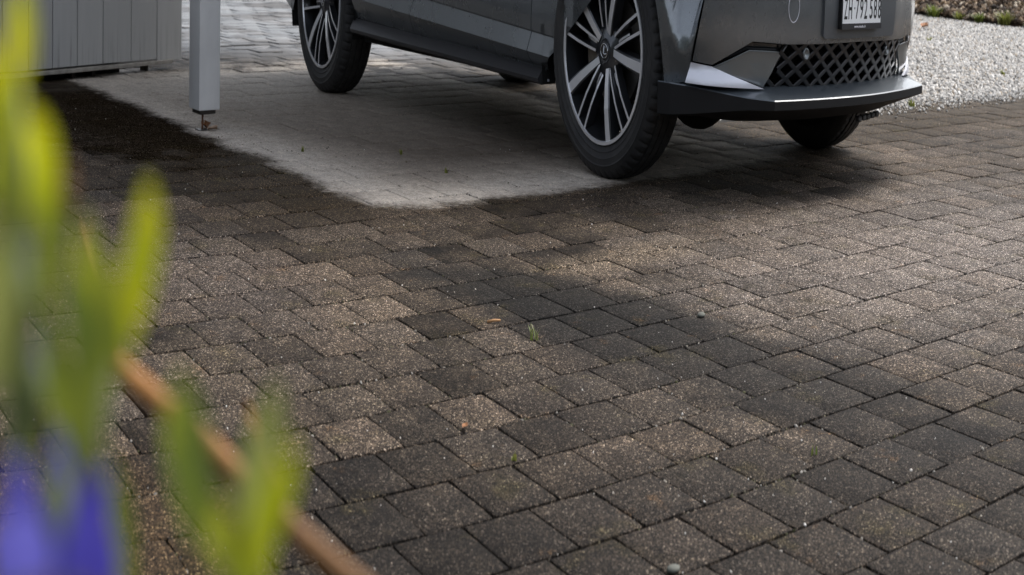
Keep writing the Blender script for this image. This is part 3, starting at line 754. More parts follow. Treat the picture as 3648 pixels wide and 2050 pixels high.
# wheel local: axis along Y, outer face towards -Y, hub centre at origin; outer sidewall at y=0
tp = [(.262, .022), (.272, .008), (.285, .001), (.288, -.0015), (.292, -.0005), (.305, -.004), (.3075, -.0055), (.311, -.0048), (.325, -.004), (.329, -.0058), (.333, -.002), (.342, .002), (.355, .012), (.3625, .022), (.3665, .034), (.3665, .052), (.3625, .053), (.3625, .059), (.3705, .060), (.3715, .088), (.3655, .089), (.3655, .097), (.3715, .098), (.3715, .132), (.3655, .133), (.3655, .141), (.3715, .142), (.3705, .170), (.3625, .171), (.3625, .177), (.3665, .178), (.3665, .196), (.3625, .208), (.355, .218), (.342, .228), (.325, .234), (.29, .230), (.262, .21)]
def tmod(k, i):
    if i in (12, 13, 14, 29, 30, 31): return -.0065 if k % 4 == 0 else 0
    if i in (17, 18, 25, 26): return -.005 if k % 5 == 1 else 0
    return 0
def make_wheel(loc, phase, steer, mirror, name_label=None):
    w = empty('wheel', loc, steer); w.parent = car
    if mirror: w.rotation_euler[2] = steer + PI
    # flatten the tyre where it stands on the ground
    V, F = lathe(tp, 240, tmod); V = [(x, y, max(z, -.3655 + .0)) for x, y, z in V]
    meshobj('tyre', V, F, M_TYRE, w, angle=22)
    V, F = lathe([(.262, .021), (RIM, .006), (RIM - .001, .001), (RIM - .010, -.001), (RIM - .013, .006)], 96); rl = meshobj('rim_lip', V, F, M_LIP, w, angle=50)
    V, F = lathe([(RIM - .013, .006), (.252, .030), (.240, .060), (.236, .150), (.245, .2)], 72); meshobj('rim_barrel', V, F, M_RIMD, w, angle=40)
    V, F = lathe([(.05, .105), (.165, .105), (.166, .128), (.05, .128)], 48); meshobj('brake_disc', V, F, M_DISC, w, angle=30)
    V, F = lathe([(.004, .13), (.235, .135)], 32); meshobj('wheel_back', V, F, M_BLACK, w)
    # caliper
    V = []; F = []
    for k in range(9):
        a = PI + (-.42 + .84 * k / 8) + .15
        for r, y in ((.105, .085), (.178, .085), (.182, .14), (.105, .14)): V.append((r * math.cos(a), y, r * math.sin(a)))
    for k in range(8):
        for i in range(4): F.append((k * 4 + i, k * 4 + (i + 1) % 4, (k + 1) * 4 + (i + 1) % 4, (k + 1) * 4 + i))
    F.append((0, 1, 2, 3)); F.append((32, 33, 34, 35)); meshobj('brake_caliper', V, F, M_CAL, w, angle=30)
    # spokes; angles measured clockwise as seen from outside, 0 = towards car front
    def spoke(name, a0, r0, a1, r1, w0, w1, y0, y1, depth, facew, skew=0):
        """bright machined face (facew share of width) on a dark body"""
        P0 = Vector((r0 * math.cos(a0), 0, -r0 * math.sin(a0))); P1 = Vector((r1 * math.cos(a1), 0, -r1 * math.sin(a1)))
        d = (P1 - P0).normalized(); n = Vector((-d.z, 0, d.x)); V = []; F = []
        st = [0, .25, .55, .85, 1]
        for q in st:
            p = P0.lerp(P1, q); ww = w0 + (w1 - w0) * q; yy = y0 + (y1 - y0) * q + .012 * math.sin(PI * q) * -1
            for sgn, dy, sh in ((-1, depth, 1.25), (-1, .004, 1), (-facew, 0, 1), (facew, 0, 1), (1, .004, 1), (1, depth, 1.25)):
                e = p + n * (sgn * ww / 2 * (sh if abs(sgn) == 1 else 1)); V.append((e.x, yy + dy, e.z))
        for i in range(len(st) - 1):
            for k in range(5): F.append((i * 6 + k, i * 6 + k + 1, (i + 1) * 6 + k + 1, (i + 1) * 6 + k))
        F.append(tuple(range(6))); F.append(tuple((len(st) - 1) * 6 + k for k in range(6)))
        me = bpy.data.meshes.new(name); me.from_pydata([tuple(v) for v in V], [], F); me.materials.append(M_RIMD); me.materials.append(M_ALLOY); me.update()
        bmx = bmesh.new(); bmx.from_mesh(me); bmesh.ops.recalc_face_normals(bmx, faces=bmx.faces); bmx.to_mesh(me); bmx.free()
        for i in range(len(st) - 1): me.polygons[i * 5 + 2].material_index = 1
        o = bpy.data.objects.new(name, me); COL.objects.link(o); o.parent = w; return o
    rad = math.radians; re = RIM - .010
    for k in range(5):
        B = rad(phase + 72 * k)
        spoke('spoke', B - rad(4), .052, B, re, .030, .044, .030, .006, .055, .70)
        spoke('spoke', B - rad(17), .056, B - rad(22.5), re, .0100, .0122, .032, .007, .045, .8)
        spoke('spoke', B - rad(46), .072, B - rad(34.5), re, .0100, .0122, .032, .007, .045, .8)
        # dark web between the pair
        a = B - rad(28.5)
        spoke('spoke_web', a, .07, a, .150, .040, .030, .048, .050, .02, .2)
        an = B - rad(62) ; V, F = tube([(.063 * math.cos(an), .062, -.063 * math.sin(an)), (.063 * math.cos(an), .038, -.063 * math.sin(an))], [.0105, .0095], 6); meshobj('lug_nut', V, F, M_DISC, w)
    V, F = lathe([(.0005, .020), (.028, .020), (.0295, .022), (.0345, .0215), (.036, .026), (.050, .034), (.078, .044), (.085, .06), (.05, .07)], 40); meshobj('hub', V, F, M_RIMD, w, angle=30)
    cap = meshobj('centre_cap', *lathe([(.0005, .0185), (.026, .0185), (.0262, .021)], 32), simple('cap_black', (.02, .02, .02), .2, coat=1) if 'cap_black' not in bpy.data.materials else bpy.data.materials['cap_black'], w, angle=30)
    V, F = tube([(.0235 * math.cos(a), .0175, .0205 * math.sin(a)) for a in np.linspace(0, 2 * PI, 33)], .0019, 6, False); meshobj('emblem', V, F, M_CHROME, w, True)
    # stylised open L inside the ring
    V, F = tube([(-.011, .0172, .013), (.001, .0172, .0135), (-.006, .0172, -.006), (.004, .0172, -.0095), (.016, .0172, -.008)], [.0016, .0024, .0028, .0028, .0016], 6); meshobj('emblem', V, F, M_CHROME, w, True)
    V, F = tube([(.004, .0172, .013), (.0135, .0172, .011), (.004, .0172, -.003)], [.0012, .0016, .0012], 6); meshobj('emblem', V, F, M_CHROME, w, True)
    return w
make_wheel((0, -.913, .3655), 7 , .0647, False); make_wheel((-2.85, -.913, .3655), 60, 0, False)
make_wheel((0, .913, .3655), 20, .0647, True); make_wheel((-2.85, .913, .3655), 40, 0, True)

# ------------------------------------------------------------------ foreground plants (close to the lens, out of focus)
PLANTS = {'leaves': [(0, 'yellow', [[-0.049, 0.1954, 0.7425, 0.0008],[-0.0483, 0.1954, 0.7392, 0.002],[-0.0485, 0.1951, 0.736, 0.0022],[-0.0493, 0.1946, 0.7327, 0.0011]]), (0, 'olive', [[-0.0482, 0.185, 0.7336, 0.0008],[-0.0475, 0.1848, 0.7297, 0.0018],[-0.048, 0.1842, 0.7258, 0.0023],[-0.0487, 0.1835, 0.7219, 0.0018]]), (0, 'yellow', [[-0.0474, 0.1948, 0.7294, 0.0011],[-0.045, 0.195, 0.7267, 0.0026],[-0.0445, 0.1947, 0.7235, 0.0028],[-0.0452, 0.194, 0.7197, 0.0016]]), (0, 'green', [[-0.053, 0.2073, 0.7215, 0.0017],[-0.0517, 0.2065, 0.714, 0.0023],[-0.0509, 0.2053, 0.7068, 0.0025],[-0.052, 0.2037, 0.7011, 0.0017]]), (0, 'olive', [[-0.0446, 0.1997, 0.7234, 0.0011],[-0.0435, 0.1993, 0.7195, 0.0024],[-0.0442, 0.1983, 0.7143, 0.0024],[-0.045, 0.1973, 0.7101, 0.0011]]), (0, 'pale', [[-0.0511, 0.1873, 0.7186, 0.0015],[-0.0499, 0.1869, 0.7146, 0.0028],[-0.0494, 0.186, 0.7094, 0.0028],[-0.0499, 0.1846, 0.7042, 0.0015]]), (0, 'yellow', [[-0.0547, 0.1985, 0.7364, 0.0008],[-0.0532, 0.1985, 0.7314, 0.0019],[-0.0526, 0.1982, 0.7273, 0.0016],[-0.0538, 0.197, 0.7211, 0.0013]]), (0, 'orange', [[-0.0414, 0.2004, 0.7242, 0.0004],[-0.0412, 0.2002, 0.7223, 0.001],[-0.0419, 0.1998, 0.7204, 0.0005]]), (1, 'yellow', [[-0.0285, 0.2072, 0.7215, 0.0007],[-0.0281, 0.2068, 0.7183, 0.0025],[-0.0294, 0.2058, 0.7135, 0.003],[-0.0317, 0.2045, 0.7087, 0.0029],[-0.0339, 0.2033, 0.7045, 0.0017]]), (1, 'olive', [[-0.0384, 0.2003, 0.719, 0.0005],[-0.0378, 0.1999, 0.7157, 0.0022],[-0.0357, 0.1995, 0.7116, 0.0034],[-0.0346, 0.1988, 0.7075, 0.0034],[-0.0335, 0.1981, 0.7037, 0.0022]]), (1, 'green', [[-0.04, 0.1943, 0.7149, 0.0011],[-0.0376, 0.1941, 0.7111, 0.0028],[-0.0364, 0.1931, 0.7058, 0.003],[-0.0371, 0.1918, 0.701, 0.0025],[-0.0377, 0.1904, 0.6962, 0.0013]]), (1, 'green', [[-0.0466, 0.2114, 0.7073, 0.0012],[-0.0458, 0.2103, 0.7015, 0.0026],[-0.0435, 0.2093, 0.6957, 0.0023],[-0.0423, 0.2085, 0.6916, 0.0012]]), (2, 'green', [[-0.0218, 0.1997, 0.7035, 0.0007],[-0.0212, 0.1989, 0.7, 0.0034],[-0.0203, 0.1982, 0.6967, 0.004],[-0.019, 0.1971, 0.6927, 0.0034],[-0.0174, 0.1961, 0.6887, 0.0022]]), (2, 'pale', [[-0.0057, 0.21, 0.7004, 0.0006],[-0.0061, 0.2093, 0.6978, 0.002],[-0.0083, 0.2083, 0.6944, 0.0025],[-0.0101, 0.2073, 0.691, 0.0023],[-0.011, 0.2061, 0.687, 0.0015]]), (2, 'yellow', [[-0.002, 0.1947, 0.6985, 0.0005],[-0.0035, 0.1939, 0.6956, 0.0024],[-0.0062, 0.1928, 0.6921, 0.0029],[-0.0079, 0.1916, 0.6887, 0.0024],[-0.0087, 0.1902, 0.6846, 0.0016]]), (2, 'olive', [[-0.0195, 0.202, 0.6922, 0.0014],[-0.016, 0.201, 0.6878, 0.003],[-0.0116, 0.2002, 0.6846, 0.0036],[-0.0095, 0.1989, 0.6803, 0.0028]]), (1, 'green', [[-0.0359, 0.2096, 0.6914, 0.0009],[-0.0337, 0.2087, 0.6871, 0.0019],[-0.0324, 0.2076, 0.6828, 0.0017],[-0.0321, 0.2059, 0.6777, 0.0014]]), (0, 'green', [[-0.0552, 0.2081, 0.702, 0.0014],[-0.0521, 0.2081, 0.6985, 0.0023],[-0.0489, 0.208, 0.6951, 0.002],[-0.0472, 0.2073, 0.6913, 0.0012]])], 'petals': [(0, 0, 'deep', [[-0.0482, 0.1928, 0.717, 0.0006],[-0.0479, 0.1925, 0.7151, 0.0019],[-0.0481, 0.192, 0.7124, 0.0009]]), (0, 0, 'deep', [[-0.0478, 0.1977, 0.7156, 0.0005],[-0.0484, 0.1972, 0.7137, 0.0013],[-0.0488, 0.1967, 0.7118, 0.0006]]), (0, 1, 'dusk', [[-0.0482, 0.2007, 0.7061, 0.0007],[-0.0475, 0.2003, 0.7036, 0.0021],[-0.0477, 0.1996, 0.7008, 0.0008]]), (0, 1, 'dusk', [[-0.0478, 0.2054, 0.7042, 0.0006],[-0.0473, 0.2051, 0.7022, 0.0014],[-0.0481, 0.2044, 0.7002, 0.0007]]), (1, 2, 'violet', [[-0.0404, 0.1906, 0.6991, 0.0005],[-0.0406, 0.1896, 0.6957, 0.0026],[-0.0408, 0.1884, 0.6918, 0.0016]]), (1, 2, 'violet', [[-0.0492, 0.1927, 0.6957, 0.0005],[-0.048, 0.1921, 0.6925, 0.0024],[-0.046, 0.1916, 0.6893, 0.0016]]), (1, 2, 'lavender', [[-0.0454, 0.178, 0.6948, 0.0013],[-0.0428, 0.1775, 0.6916, 0.0038],[-0.0415, 0.1766, 0.6879, 0.003]]), (1, 2, 'violet', [[-0.0332, 0.1957, 0.6942, 0.0005],[-0.0354, 0.1943, 0.6909, 0.0028],[-0.0374, 0.1928, 0.6872, 0.0022]]), (1, 2, 'violet', [[-0.042, 0.1885, 0.6928, 0.0013],[-0.0388, 0.1881, 0.6894, 0.0034],[-0.0378, 0.1868, 0.685, 0.0029]]), (1, 2, 'lavender', [[-0.0503, 0.1859, 0.6912, 0.0011],[-0.0487, 0.1854, 0.6884, 0.0026],[-0.0475, 0.1843, 0.6842, 0.0024]]), (1, 2, 'violet', [[-0.0378, 0.1982, 0.6884, 0.0011],[-0.0352, 0.1976, 0.6852, 0.003],[-0.0354, 0.1962, 0.6811, 0.0028]])], 'stems': [(0, [[-0.0512, 0.204, 0.7318],[-0.0496, 0.203, 0.7205],[-0.0501, 0.2003, 0.7064],[-0.0497, 0.1968, 0.6925],[-0.0483, 0.1931, 0.6802],[-0.0383, 0.2031, 0.3],[-0.0333, 0.21309999999999998, 0.0]]), (1, [[-0.0342, 0.2033, 0.7051],[-0.0368, 0.2004, 0.6953],[-0.0395, 0.1974, 0.6871],[-0.0403, 0.1945, 0.6789],[-0.0303, 0.20450000000000002, 0.3],[-0.025300000000000003, 0.2145, 0.0]]), (2, [[-0.0103, 0.2022, 0.6906],[-0.01, 0.2008, 0.686],[-0.0095, 0.198, 0.6779],[0.0005000000000000004, 0.20800000000000002, 0.3],[0.0055, 0.218, 0.0]])], 'cane': [[-0.084, 0.4338, 0.6658],[-0.0781, 0.4332, 0.6575],[-0.0695, 0.4232, 0.6526],[-0.0391, 0.4141, 0.6416],[-0.0091, 0.4014, 0.6275],[0.0135, 0.3883, 0.6198],[0.0361, 0.3752, 0.6121],[0.0587, 0.3621, 0.6044],[0.0813, 0.349, 0.5967],[0.1039, 0.3359, 0.589],[0.1265, 0.3228, 0.5813],[0.1491, 0.3097, 0.5736],[0.1717, 0.2966, 0.5659],[0.1943, 0.2835, 0.5582],[0.2169, 0.2704, 0.5505],[0.2395, 0.2573, 0.5428],[0.2621, 0.2442, 0.5351],[0.2847, 0.2311, 0.5274],[0.3073, 0.218, 0.5197],[0.3299, 0.2049, 0.512],[0.3525, 0.1918, 0.5043],[0.3751, 0.1787, 0.4966],[0.3977, 0.1656, 0.4889],[0.4203, 0.1525, 0.4812],[0.4429, 0.1394, 0.4735],[0.4655, 0.1263, 0.4658],[0.4881, 0.1132, 0.4581],[0.5107, 0.1001, 0.4504],[0.5333, 0.087, 0.4427],[0.5559, 0.0739, 0.435],[0.5785, 0.0608, 0.4273],[0.6011, 0.0477, 0.4196],[0.6237, 0.0346, 0.4119],[0.6463, 0.0215, 0.4042],[0.6689, 0.0084, 0.3965],[0.6915, -0.0047, 0.3888],[0.7141, -0.0178, 0.3811],[0.7367, -0.0309, 0.3734],[0.7593, -0.044, 0.3657],[0.7819, -0.0571, 0.358],[0.8045, -0.0702, 0.3503],[0.8271, -0.0833, 0.3426],[0.8497, -0.0964, 0.3349],[0.8723, -0.1095, 0.3272],[0.8949, -0.1226, 0.3195],[0.9175, -0.1357, 0.3118],[0.9401, -0.1488, 0.3041],[0.9627, -0.1619, 0.2964],[0.9853, -0.175, 0.2887],[1.0079, -0.1881, 0.281],[1.0305, -0.2012, 0.2733],[1.0531, -0.2143, 0.2656],[1.0757, -0.2274, 0.2579],[1.0983, -0.2405, 0.2502],[1.1209, -0.2536, 0.2425],[1.1435, -0.2667, 0.2348],[1.1661, -0.2798, 0.2271],[1.1887, -0.2929, 0.2194],[1.2113, -0.306, 0.2117],[1.2339, -0.3191, 0.204],[1.2565, -0.3322, 0.1963],[1.2791, -0.3453, 0.1886],[1.3017, -0.3584, 0.1809],[1.3243, -0.3715, 0.1732],[1.3469, -0.3846, 0.1655],[1.3695, -0.3977, 0.1578],[1.3921, -0.4108, 0.1501],[1.4147, -0.4239, 0.1424],[1.4373, -0.437, 0.1347],[1.4599, -0.4501, 0.127],[1.4825, -0.4632, 0.1193],[1.5051, -0.4763, 0.1116],[1.5277, -0.4894, 0.1039],[1.5503, -0.5025, 0.0962],[1.5729, -0.5156, 0.0885],[1.5955, -0.5287, 0.0808],[1.6181, -0.5418, 0.0731],[1.6407, -0.5549, 0.0654],[1.6633, -0.568, 0.0577],[1.6859, -0.5811, 0.05],[1.7085, -0.5942, 0.0423],[1.7311, -0.6073, 0.0346],[1.7537, -0.6204, 0.0269],[1.7763, -0.6335, 0.0192],[1.7989, -0.6466, 0.0115],[1.8215, -0.6597, 0.0038],[1.8441, -0.6728, -0.0039]]}

def leafmat(name, c, c2, trans=.58):
    t = NT(name); oc = t.node('ShaderNodeNewGeometry').outputs['Position']
    cc = t.mix(t.maprange(t.noise(oc, 90, 4), .38, .62), c, c2); t.col(cc)
    t.set(Roughness=.5); tr = t.node('ShaderNodeBsdfTranslucent'); t.link(cc, tr.inputs['Color'])
    mx = t.node('ShaderNodeMixShader'); mx.inputs[0].default_value = trans
    t.link(t.b.outputs[0], mx.inputs[1]); t.link(tr.outputs[0], mx.inputs[2]); t.link(mx.outputs[0], t.n['Material Output'].inputs['Surface']); return t.m
LM = dict(yellow=leafmat('leaf_yellow_green', (.70, .66, .008), (.46, .50, .012)), olive=leafmat('leaf_olive', (.40, .42, .03), (.20, .25, .03)),
          green=leafmat('leaf_green', (.14, .19, .03), (.28, .32, .03)), pale=leafmat('leaf_pale', (.42, .44, .13), (.32, .35, .08)), orange=leafmat('leaf_orange', (.35, .16, .04), (.25, .12, .03), .2),
          deep=leafmat('petal_blue', (.14, .13, .42), (.09, .09, .30), .35), dusk=leafmat('petal_dusk', (.12, .11, .26), (.16, .14, .34), .35),
          violet=leafmat('petal_violet', (.08, .06, .50), (.14, .12, .66), .4), lavender=leafmat('petal_lavender', (.26, .24, .85), (.17, .15, .70), .4))
M_STEM = simple('plant_stem', (.10, .13, .03), .6, var=.2)
def blade(name, pts, mat, parent, n=9, cup=.25, seed=0):
    """tapered, cupped leaf through pts = (x,y,z,halfwidth)"""
    r = random.Random(seed); P = [Vector(p[:3]) for p in pts]; Wd = [p[3] for p in pts]; m = len(P) - 1
    def at(f):
        f = f * m; i = min(int(f), m - 1); u = f - i
        g = lambda A, k: A[max(0, min(m, k))]
        cr = lambda a, b, c, d: .5 * ((2 * b) + (c - a) * u + (2 * a - 5 * b + 4 * c - d) * u * u + (3 * b - a - 3 * c + d) * u ** 3)
        return cr(g(P, i - 1), g(P, i), g(P, i + 1), g(P, i + 2)), max(.0004, cr(g(Wd, i - 1), g(Wd, i), g(Wd, i + 1), g(Wd, i + 2)))
    tw = r.uniform(-.5, .5); V = []; F = []; c0 = P[0]
    for k in range(n + 1):
        p, w = at(k / n); q, _ = at(min(1, k / n + .05)); o, _ = at(max(0, k / n - .05)); d = (q - o).normalized()
        view = (p - Vector((0, 0, CAMH))).normalized(); side = d.cross(Vector((math.sin(tw) * .5, 1, .2)).normalized()).normalized()
        nrm = side.cross(d).normalized()
        for a in (-1, -.5, 0, .5, 1): V.append(p + side * (a * w) + nrm * (a * a * w * cup))
    for k in range(n):
        for a in range(4): F.append((k * 5 + a, k * 5 + a + 1, (k + 1) * 5 + a + 1, (k + 1) * 5 + a))
    return meshobj(name, V, F, mat, parent, True)
PN = ['blue flowering plant leaning in at the left edge of the picture', 'flowering plant with the violet blooms in the lower left corner', 'yellow-green leafy shoot without flowers, rightmost in the foreground']
plants = []
for i in range(3):
    b = PLANTS['stems'][i][1][-1]; r = empty('flowering_plant' if i < 2 else 'leafy_shoot', b); tag(r, PN[i], 'plant', 'out of focus plants close to the lens'); plants.append((r, Vector(b)))
def loc_pts(pts, b): return [tuple(Vector(p[:3]) - b) + tuple(p[3:]) for p in pts]
for i, pts in PLANTS['stems']:
    r, b = plants[i]; V, F = tube([Vector(p) - b for p in pts], [.0012 + .0002 * k for k in range(len(pts))], 7); meshobj('stem', V, F, M_STEM, r, True)
class _S: pass
def blade_at(name, pts, mat, root, b, par=None, **kw):
    o = blade(name, pts, mat, None, **kw)
    for v in o.data.vertices: v.co = v.co - b
    o.parent = par or root; return o
for k, (i, kind, pts) in enumerate(PLANTS['leaves']):
    r, b = plants[i]; blade_at('leaf', pts, LM[kind], r, b, seed=k)
heads = {}
for k, (i, f, kind, pts) in enumerate(PLANTS['petals']):
    r, b = plants[i]
    if (i, f) not in heads:
        c = Vector(pts[-1][:3]); 
        V, F = tube([c - b + Vector((0, .002, -.006)), c - b + Vector((0, .001, 0)), c - b + Vector((0, 0, .004))], [.0012, .003, .0015], 8); heads[(i, f)] = meshobj('flower', V, F, M_STEM, r, True)
    blade_at('petal', pts, LM[kind], r, b, heads[(i, f)], cup=.5, seed=40 + k)
M_CANE = simple('bare_stem', (.27, .12, .028), .6, var=.55, scale=14)
b = Vector(PLANTS['cane'][-1]); cn = empty('bare_stem', (b.x, b.y, 0)); tag(cn, 'orange-brown bare woody stem slanting across the lower left corner in front of the paving', 'stem')
V, F = tube([Vector(p) - Vector((b.x, b.y, 0)) for p in PLANTS['cane'][::-1]], [.0030] * (len(PLANTS['cane']) - 4) + [.0031, .0029, .0026, .0016], 9); meshobj('shoot', V, F, M_CANE, cn, True)
for k, (f, ln) in enumerate(((2, .03), (4, .022))):
    p = Vector(PLANTS['cane'][f]) - Vector((b.x, b.y, 0)); V, F = tube([p, p + Vector((-.004, 0, ln * .5)), p + Vector((-.012, .004, ln))], [.0028, .002, .0008], 6); meshobj('side_twig', V, F, M_CANE, cn, True)

# ------------------------------------------------------------------ bits lying on the paving
M_TWIG = simple('dry_stalk', (.42, .22, .09), .7, var=.2); M_DLEAF = simple('dead_leaf', (.30, .13, .05), .8, var=.4, scale=80)
V, F = tube([(-.022, -.004, .003), (0, .001, .0045), (.020, .004, .004)], [.0028, .0032, .0022], 6)
o = meshobj('dry_stalk', V, F, M_TWIG, None, True); o.location = (.572, 3.672, 0); tag(o, 'short orange dry stalk lying on the paving in the middle', 'stalk')
def dead_leaf(loc, s, rz, lab, mat=M_DLEAF, name='fallen_leaf'):
    V = []; F = []; r = random.Random(int(s * 9999 + rz * 10))
    for k in range(7):
        u = k / 6; w = s * .35 * math.sin(PI * min(1, u * .92 + .06)) ** .8
        for a in (-1, 0, 1): V.append(((u - .5) * s, a * w, .002 + s * .22 * (a * a) * (.5 + .5 * u) + r.uniform(0, s * .06)))
    for k in range(6):
        for a in range(2): F.append((k * 3 + a, k * 3 + a + 1, (k + 1) * 3 + a + 1, (k + 1) * 3 + a))
    o = meshobj(name, V, F, mat, None, True); o.location = loc; o.rotation_euler = (0, 0, rz); tag(o, lab, 'leaf'); return o
dead_leaf((.384, 2.904, 0), .020, .8, 'tiny curled brown leaf with a pale spot in a joint, lower middle of the paving')
dead_leaf((-.555, 6.71, 0), .055, .3, 'curled pale orange leaf lying beside the foot of the carport post', simple('orange_leaf', (.34, .24, .17), .8, var=.3, scale=40))
dead_leaf((-.60, 6.78, .0), .08, 1.9, 'small brown leaf just behind the foot of the carport post')
dead_leaf((8.02, 14.41, .02), .16, .5, 'dark brown leaf lying alone on the pale gravel')
M_GRASS = leafmat('grass_blade', (.13, .19, .03), (.20, .22, .05), .3); M_MOSS = leafmat('weed_leaf', (.16, .19, .04), (.24, .24, .06), .3)
def tuft(loc, h, n, lab, name='grass_tuft', spread=.5, mat=None, cat='grass', wid=.0016, seed=1):
    r = random.Random(seed); root = empty(name, loc); tag(root, lab, cat); V = []; F = []
    for k in range(n):
        a = r.uniform(0, 2 * PI); l = h * r.uniform(.5, 1.1); sp = spread * r.uniform(.2, 1.2); b0 = Vector((r.gauss(0, h * .18), r.gauss(0, h * .18), -.002)); c = len(V); w = wid * r.uniform(.7, 1.4)
        sx, sy = -math.sin(a) * w, math.cos(a) * w
        for u, ww in ((0, 1), (.5, .9), (.85, .5), (1, .08)):
            p = b0 + Vector((math.cos(a) * sp * l * u * u, math.sin(a) * sp * l * u * u, l * u * (1 - .25 * u * sp)))
            V += [(p.x - sx * ww, p.y - sy * ww, p.z), (p.x + sx * ww, p.y + sy * ww, p.z)]
        for i in range(3): F.append((c + 2 * i, c + 2 * i + 1, c + 2 * i + 3, c + 2 * i + 2))
    meshobj('blades', V, F, mat or M_GRASS, root, True); return root
tuft((.670, 3.520, 0), .030, 16, 'small green grass tuft in a joint near the orange stalk', seed=2)
tuft((.477, 2.723, 0), .014, 6, 'single bright green sprout in a paving joint, lower middle', 'sprout', mat=M_MOSS, wid=.003, seed=3)
tuft((1.190, 2.640, 0), .026, 7, 'thin pale green sprout in a joint, lower right of the paving', 'sprout', seed=4)
tuft((-.05, 6.223, 0), .020, 9, 'tiny weed at the left of the dry pale paving', 'sprout', mat=M_MOSS, wid=.004, seed=5, cat='weed')
tuft((.468, 6.219, 0), .018, 8, 'tiny weed in the middle of the dry pale paving', 'sprout', mat=M_MOSS, wid=.004, seed=6, cat='weed')
tuft((.657, 5.808, 0), .020, 9, 'tiny weed on the dry pale paving nearest the front tyre', 'sprout', mat=M_MOSS, wid=.004, seed=7, cat='weed')
WE = [((9.36, 16.55, .0), .24, 90), ((9.58, 16.15, .0), .17, 60), ((9.76, 15.82, .0), .20, 80), ((9.98, 15.42, .0), .27, 90), ((10.16, 15.02, .0), .15, 50), ((10.55, 15.55, .10), .24, 50)]
WL = ['yellow-green weed clump at the gravel edge, nearest the car bumper', 'low green weed clump, second from the car along the gravel edge', 'spreading green weeds between gravel and soil, third from the car', 'bright green leafy weed in front of the rusty edging', 'small weed clump beside the left end of the rusty edging', 'dull green weed behind the rusty edging']
for k, ((l, h, n), lb) in enumerate(zip(WE, WL)):
    tuft(l, h * .62, n * 2, lb, 'weed_clump', 1.3, M_MOSS if k % 2 else M_GRASS, 'weed', .008, 20 + k)
tuft((4.30, 7.90, 0), .045, 26, 'yellowish weed at the paving edge just past the front left tyre', 'weed_clump', .9, M_MOSS, 'weed', .005, 31)
tuft((7.2, 12.8, 0), .05, 22, 'sparse yellow-green weed growing out of the gravel', 'weed_clump', .9, M_MOSS, 'weed', .006, 32)
tuft((6.3, 9.75, 0), .05, 20, 'sparse green weed low in the gravel near the paving', 'weed_clump', .9, M_MOSS, 'weed', .006, 33)
# edging strip
A_ = Vector((10.02, 15.55, 0)); B_ = Vector((10.9, 14.2, 0)); D_ = (B_ - A_)
bm = box_bm(0, D_.length, 0, .03, 0, .11, .004); o = bmobj('edging_strip', bm, simple('rusty_edging', (.12, .065, .045), .8, var=.35, scale=12), None); o.location = (A_.x, A_.y, .0); o.rotation_euler = (0, 0, math.atan2(D_.y, D_.x)); tag(o, 'rusty brown edging strip between gravel and soil at the right edge', 'edging')
A_ = Vector((9.55, 17.2, 0)); bm = box_bm(0, 1.0, 0, .05, 0, .10, .01); o = bmobj('edging_strip', bm, simple('old_plank', (.10, .06, .045), .85, var=.3), None); o.location = (A_.x, A_.y, .12); o.rotation_euler = (0, 0, -.65); tag(o, 'short weathered brown plank lying on the soil behind the weeds', 'plank')
# single stones and grit
stn = [((.700, 2.195), .020, 'pale greenish pebble at the bottom edge of the picture'), ((1.248, 3.673), .022, 'pale flat pebble in a joint right of the dark stain')]
for (x, y), s, lb in stn:
    bm = bmesh.new(); bmesh.ops.create_icosphere(bm, subdivisions=2, radius=.5)
    for v in bm.verts: v.co = Vector((v.co.x * s * 1.5, v.co.y * s, v.co.z * s * .5 + s * .18)) + Vector((random.uniform(-1, 1), random.uniform(-1, 1), 0)) * s * .04
    o = bmobj('pebble', bm, simple('pale_pebble', (.105, .11, .092), .8, var=.2), None, 80); o.location = (x, y, 0); o.rotation_euler[2] = random.random() * 3; tag(o, lb, 'pebble')
M_GRIT = gravel_mat('pale_grit', (1.25, 1.22, 1.18))
n = 520; yy_ = 2.0 + 6.0 * rng.random(n) ** 1.2; xx_ = -.25 * yy_ + rng.random(n) * (.95 * yy_)
xy = np.stack([xx_, yy_], 1); stones('loose_grit', xy, .0018, .0050, M_GRIT, z=0, seed=5, label='fine pale grit scattered over the dark pavers', cat='grit')
# soil crumbs and moss caught in the joints nearest the lens
t = NT('joint_crumbs'); rn = t.node('ShaderNodeNewGeometry').outputs['Random Per Island']
t.col(t.ramp(rn, [(0, (.012, .010, .008)), (.45, (.035, .026, .017)), (.70, (.050, .052, .018)), (.88, (.11, .09, .06)), (.97, (.30, .28, .25))])); t.set(Roughness=.95)
jr = np.random.default_rng(12); P_ = []
for cx, cy, u0, u1, v0, v1 in vis[:420]:
    m_c = max(0, math.sin(cx * 4.1 + cy * 1.3) * math.sin(cy * 3.3 - cx * 1.1) + .45)
    for k in range(int(34 * m_c)):
        f = jr.random()
        P_.append(grid2world(u0 + (u1 - u0) * f, v1 + jr.normal(0, .0022)) if jr.random() < .5 else grid2world(u0 + jr.normal(0, .0022), v0 + (v1 - v0) * f))
stones('joint_crumbs', np.array(P_), .0025, .0085, t.m, z=-.0045, seed=13, label='soil crumbs and moss caught in the paving joints', cat='soil crumbs')
# a band of stones spilled over the paving edge
n = 2600; s_ = rng.uniform(-.6, 5, n); q_ = -np.abs(rng.normal(0, .16, n))
xy = np.stack([4.048 + .934 * s_ - .358 * q_, 8.002 + .358 * s_ + .934 * q_], 1); stones('spilled_gravel', xy, .006, .022, M_GRAVEL, z=0, seed=6, label='stray gravel stones spilled onto the edge of the paving', cat='gravel')
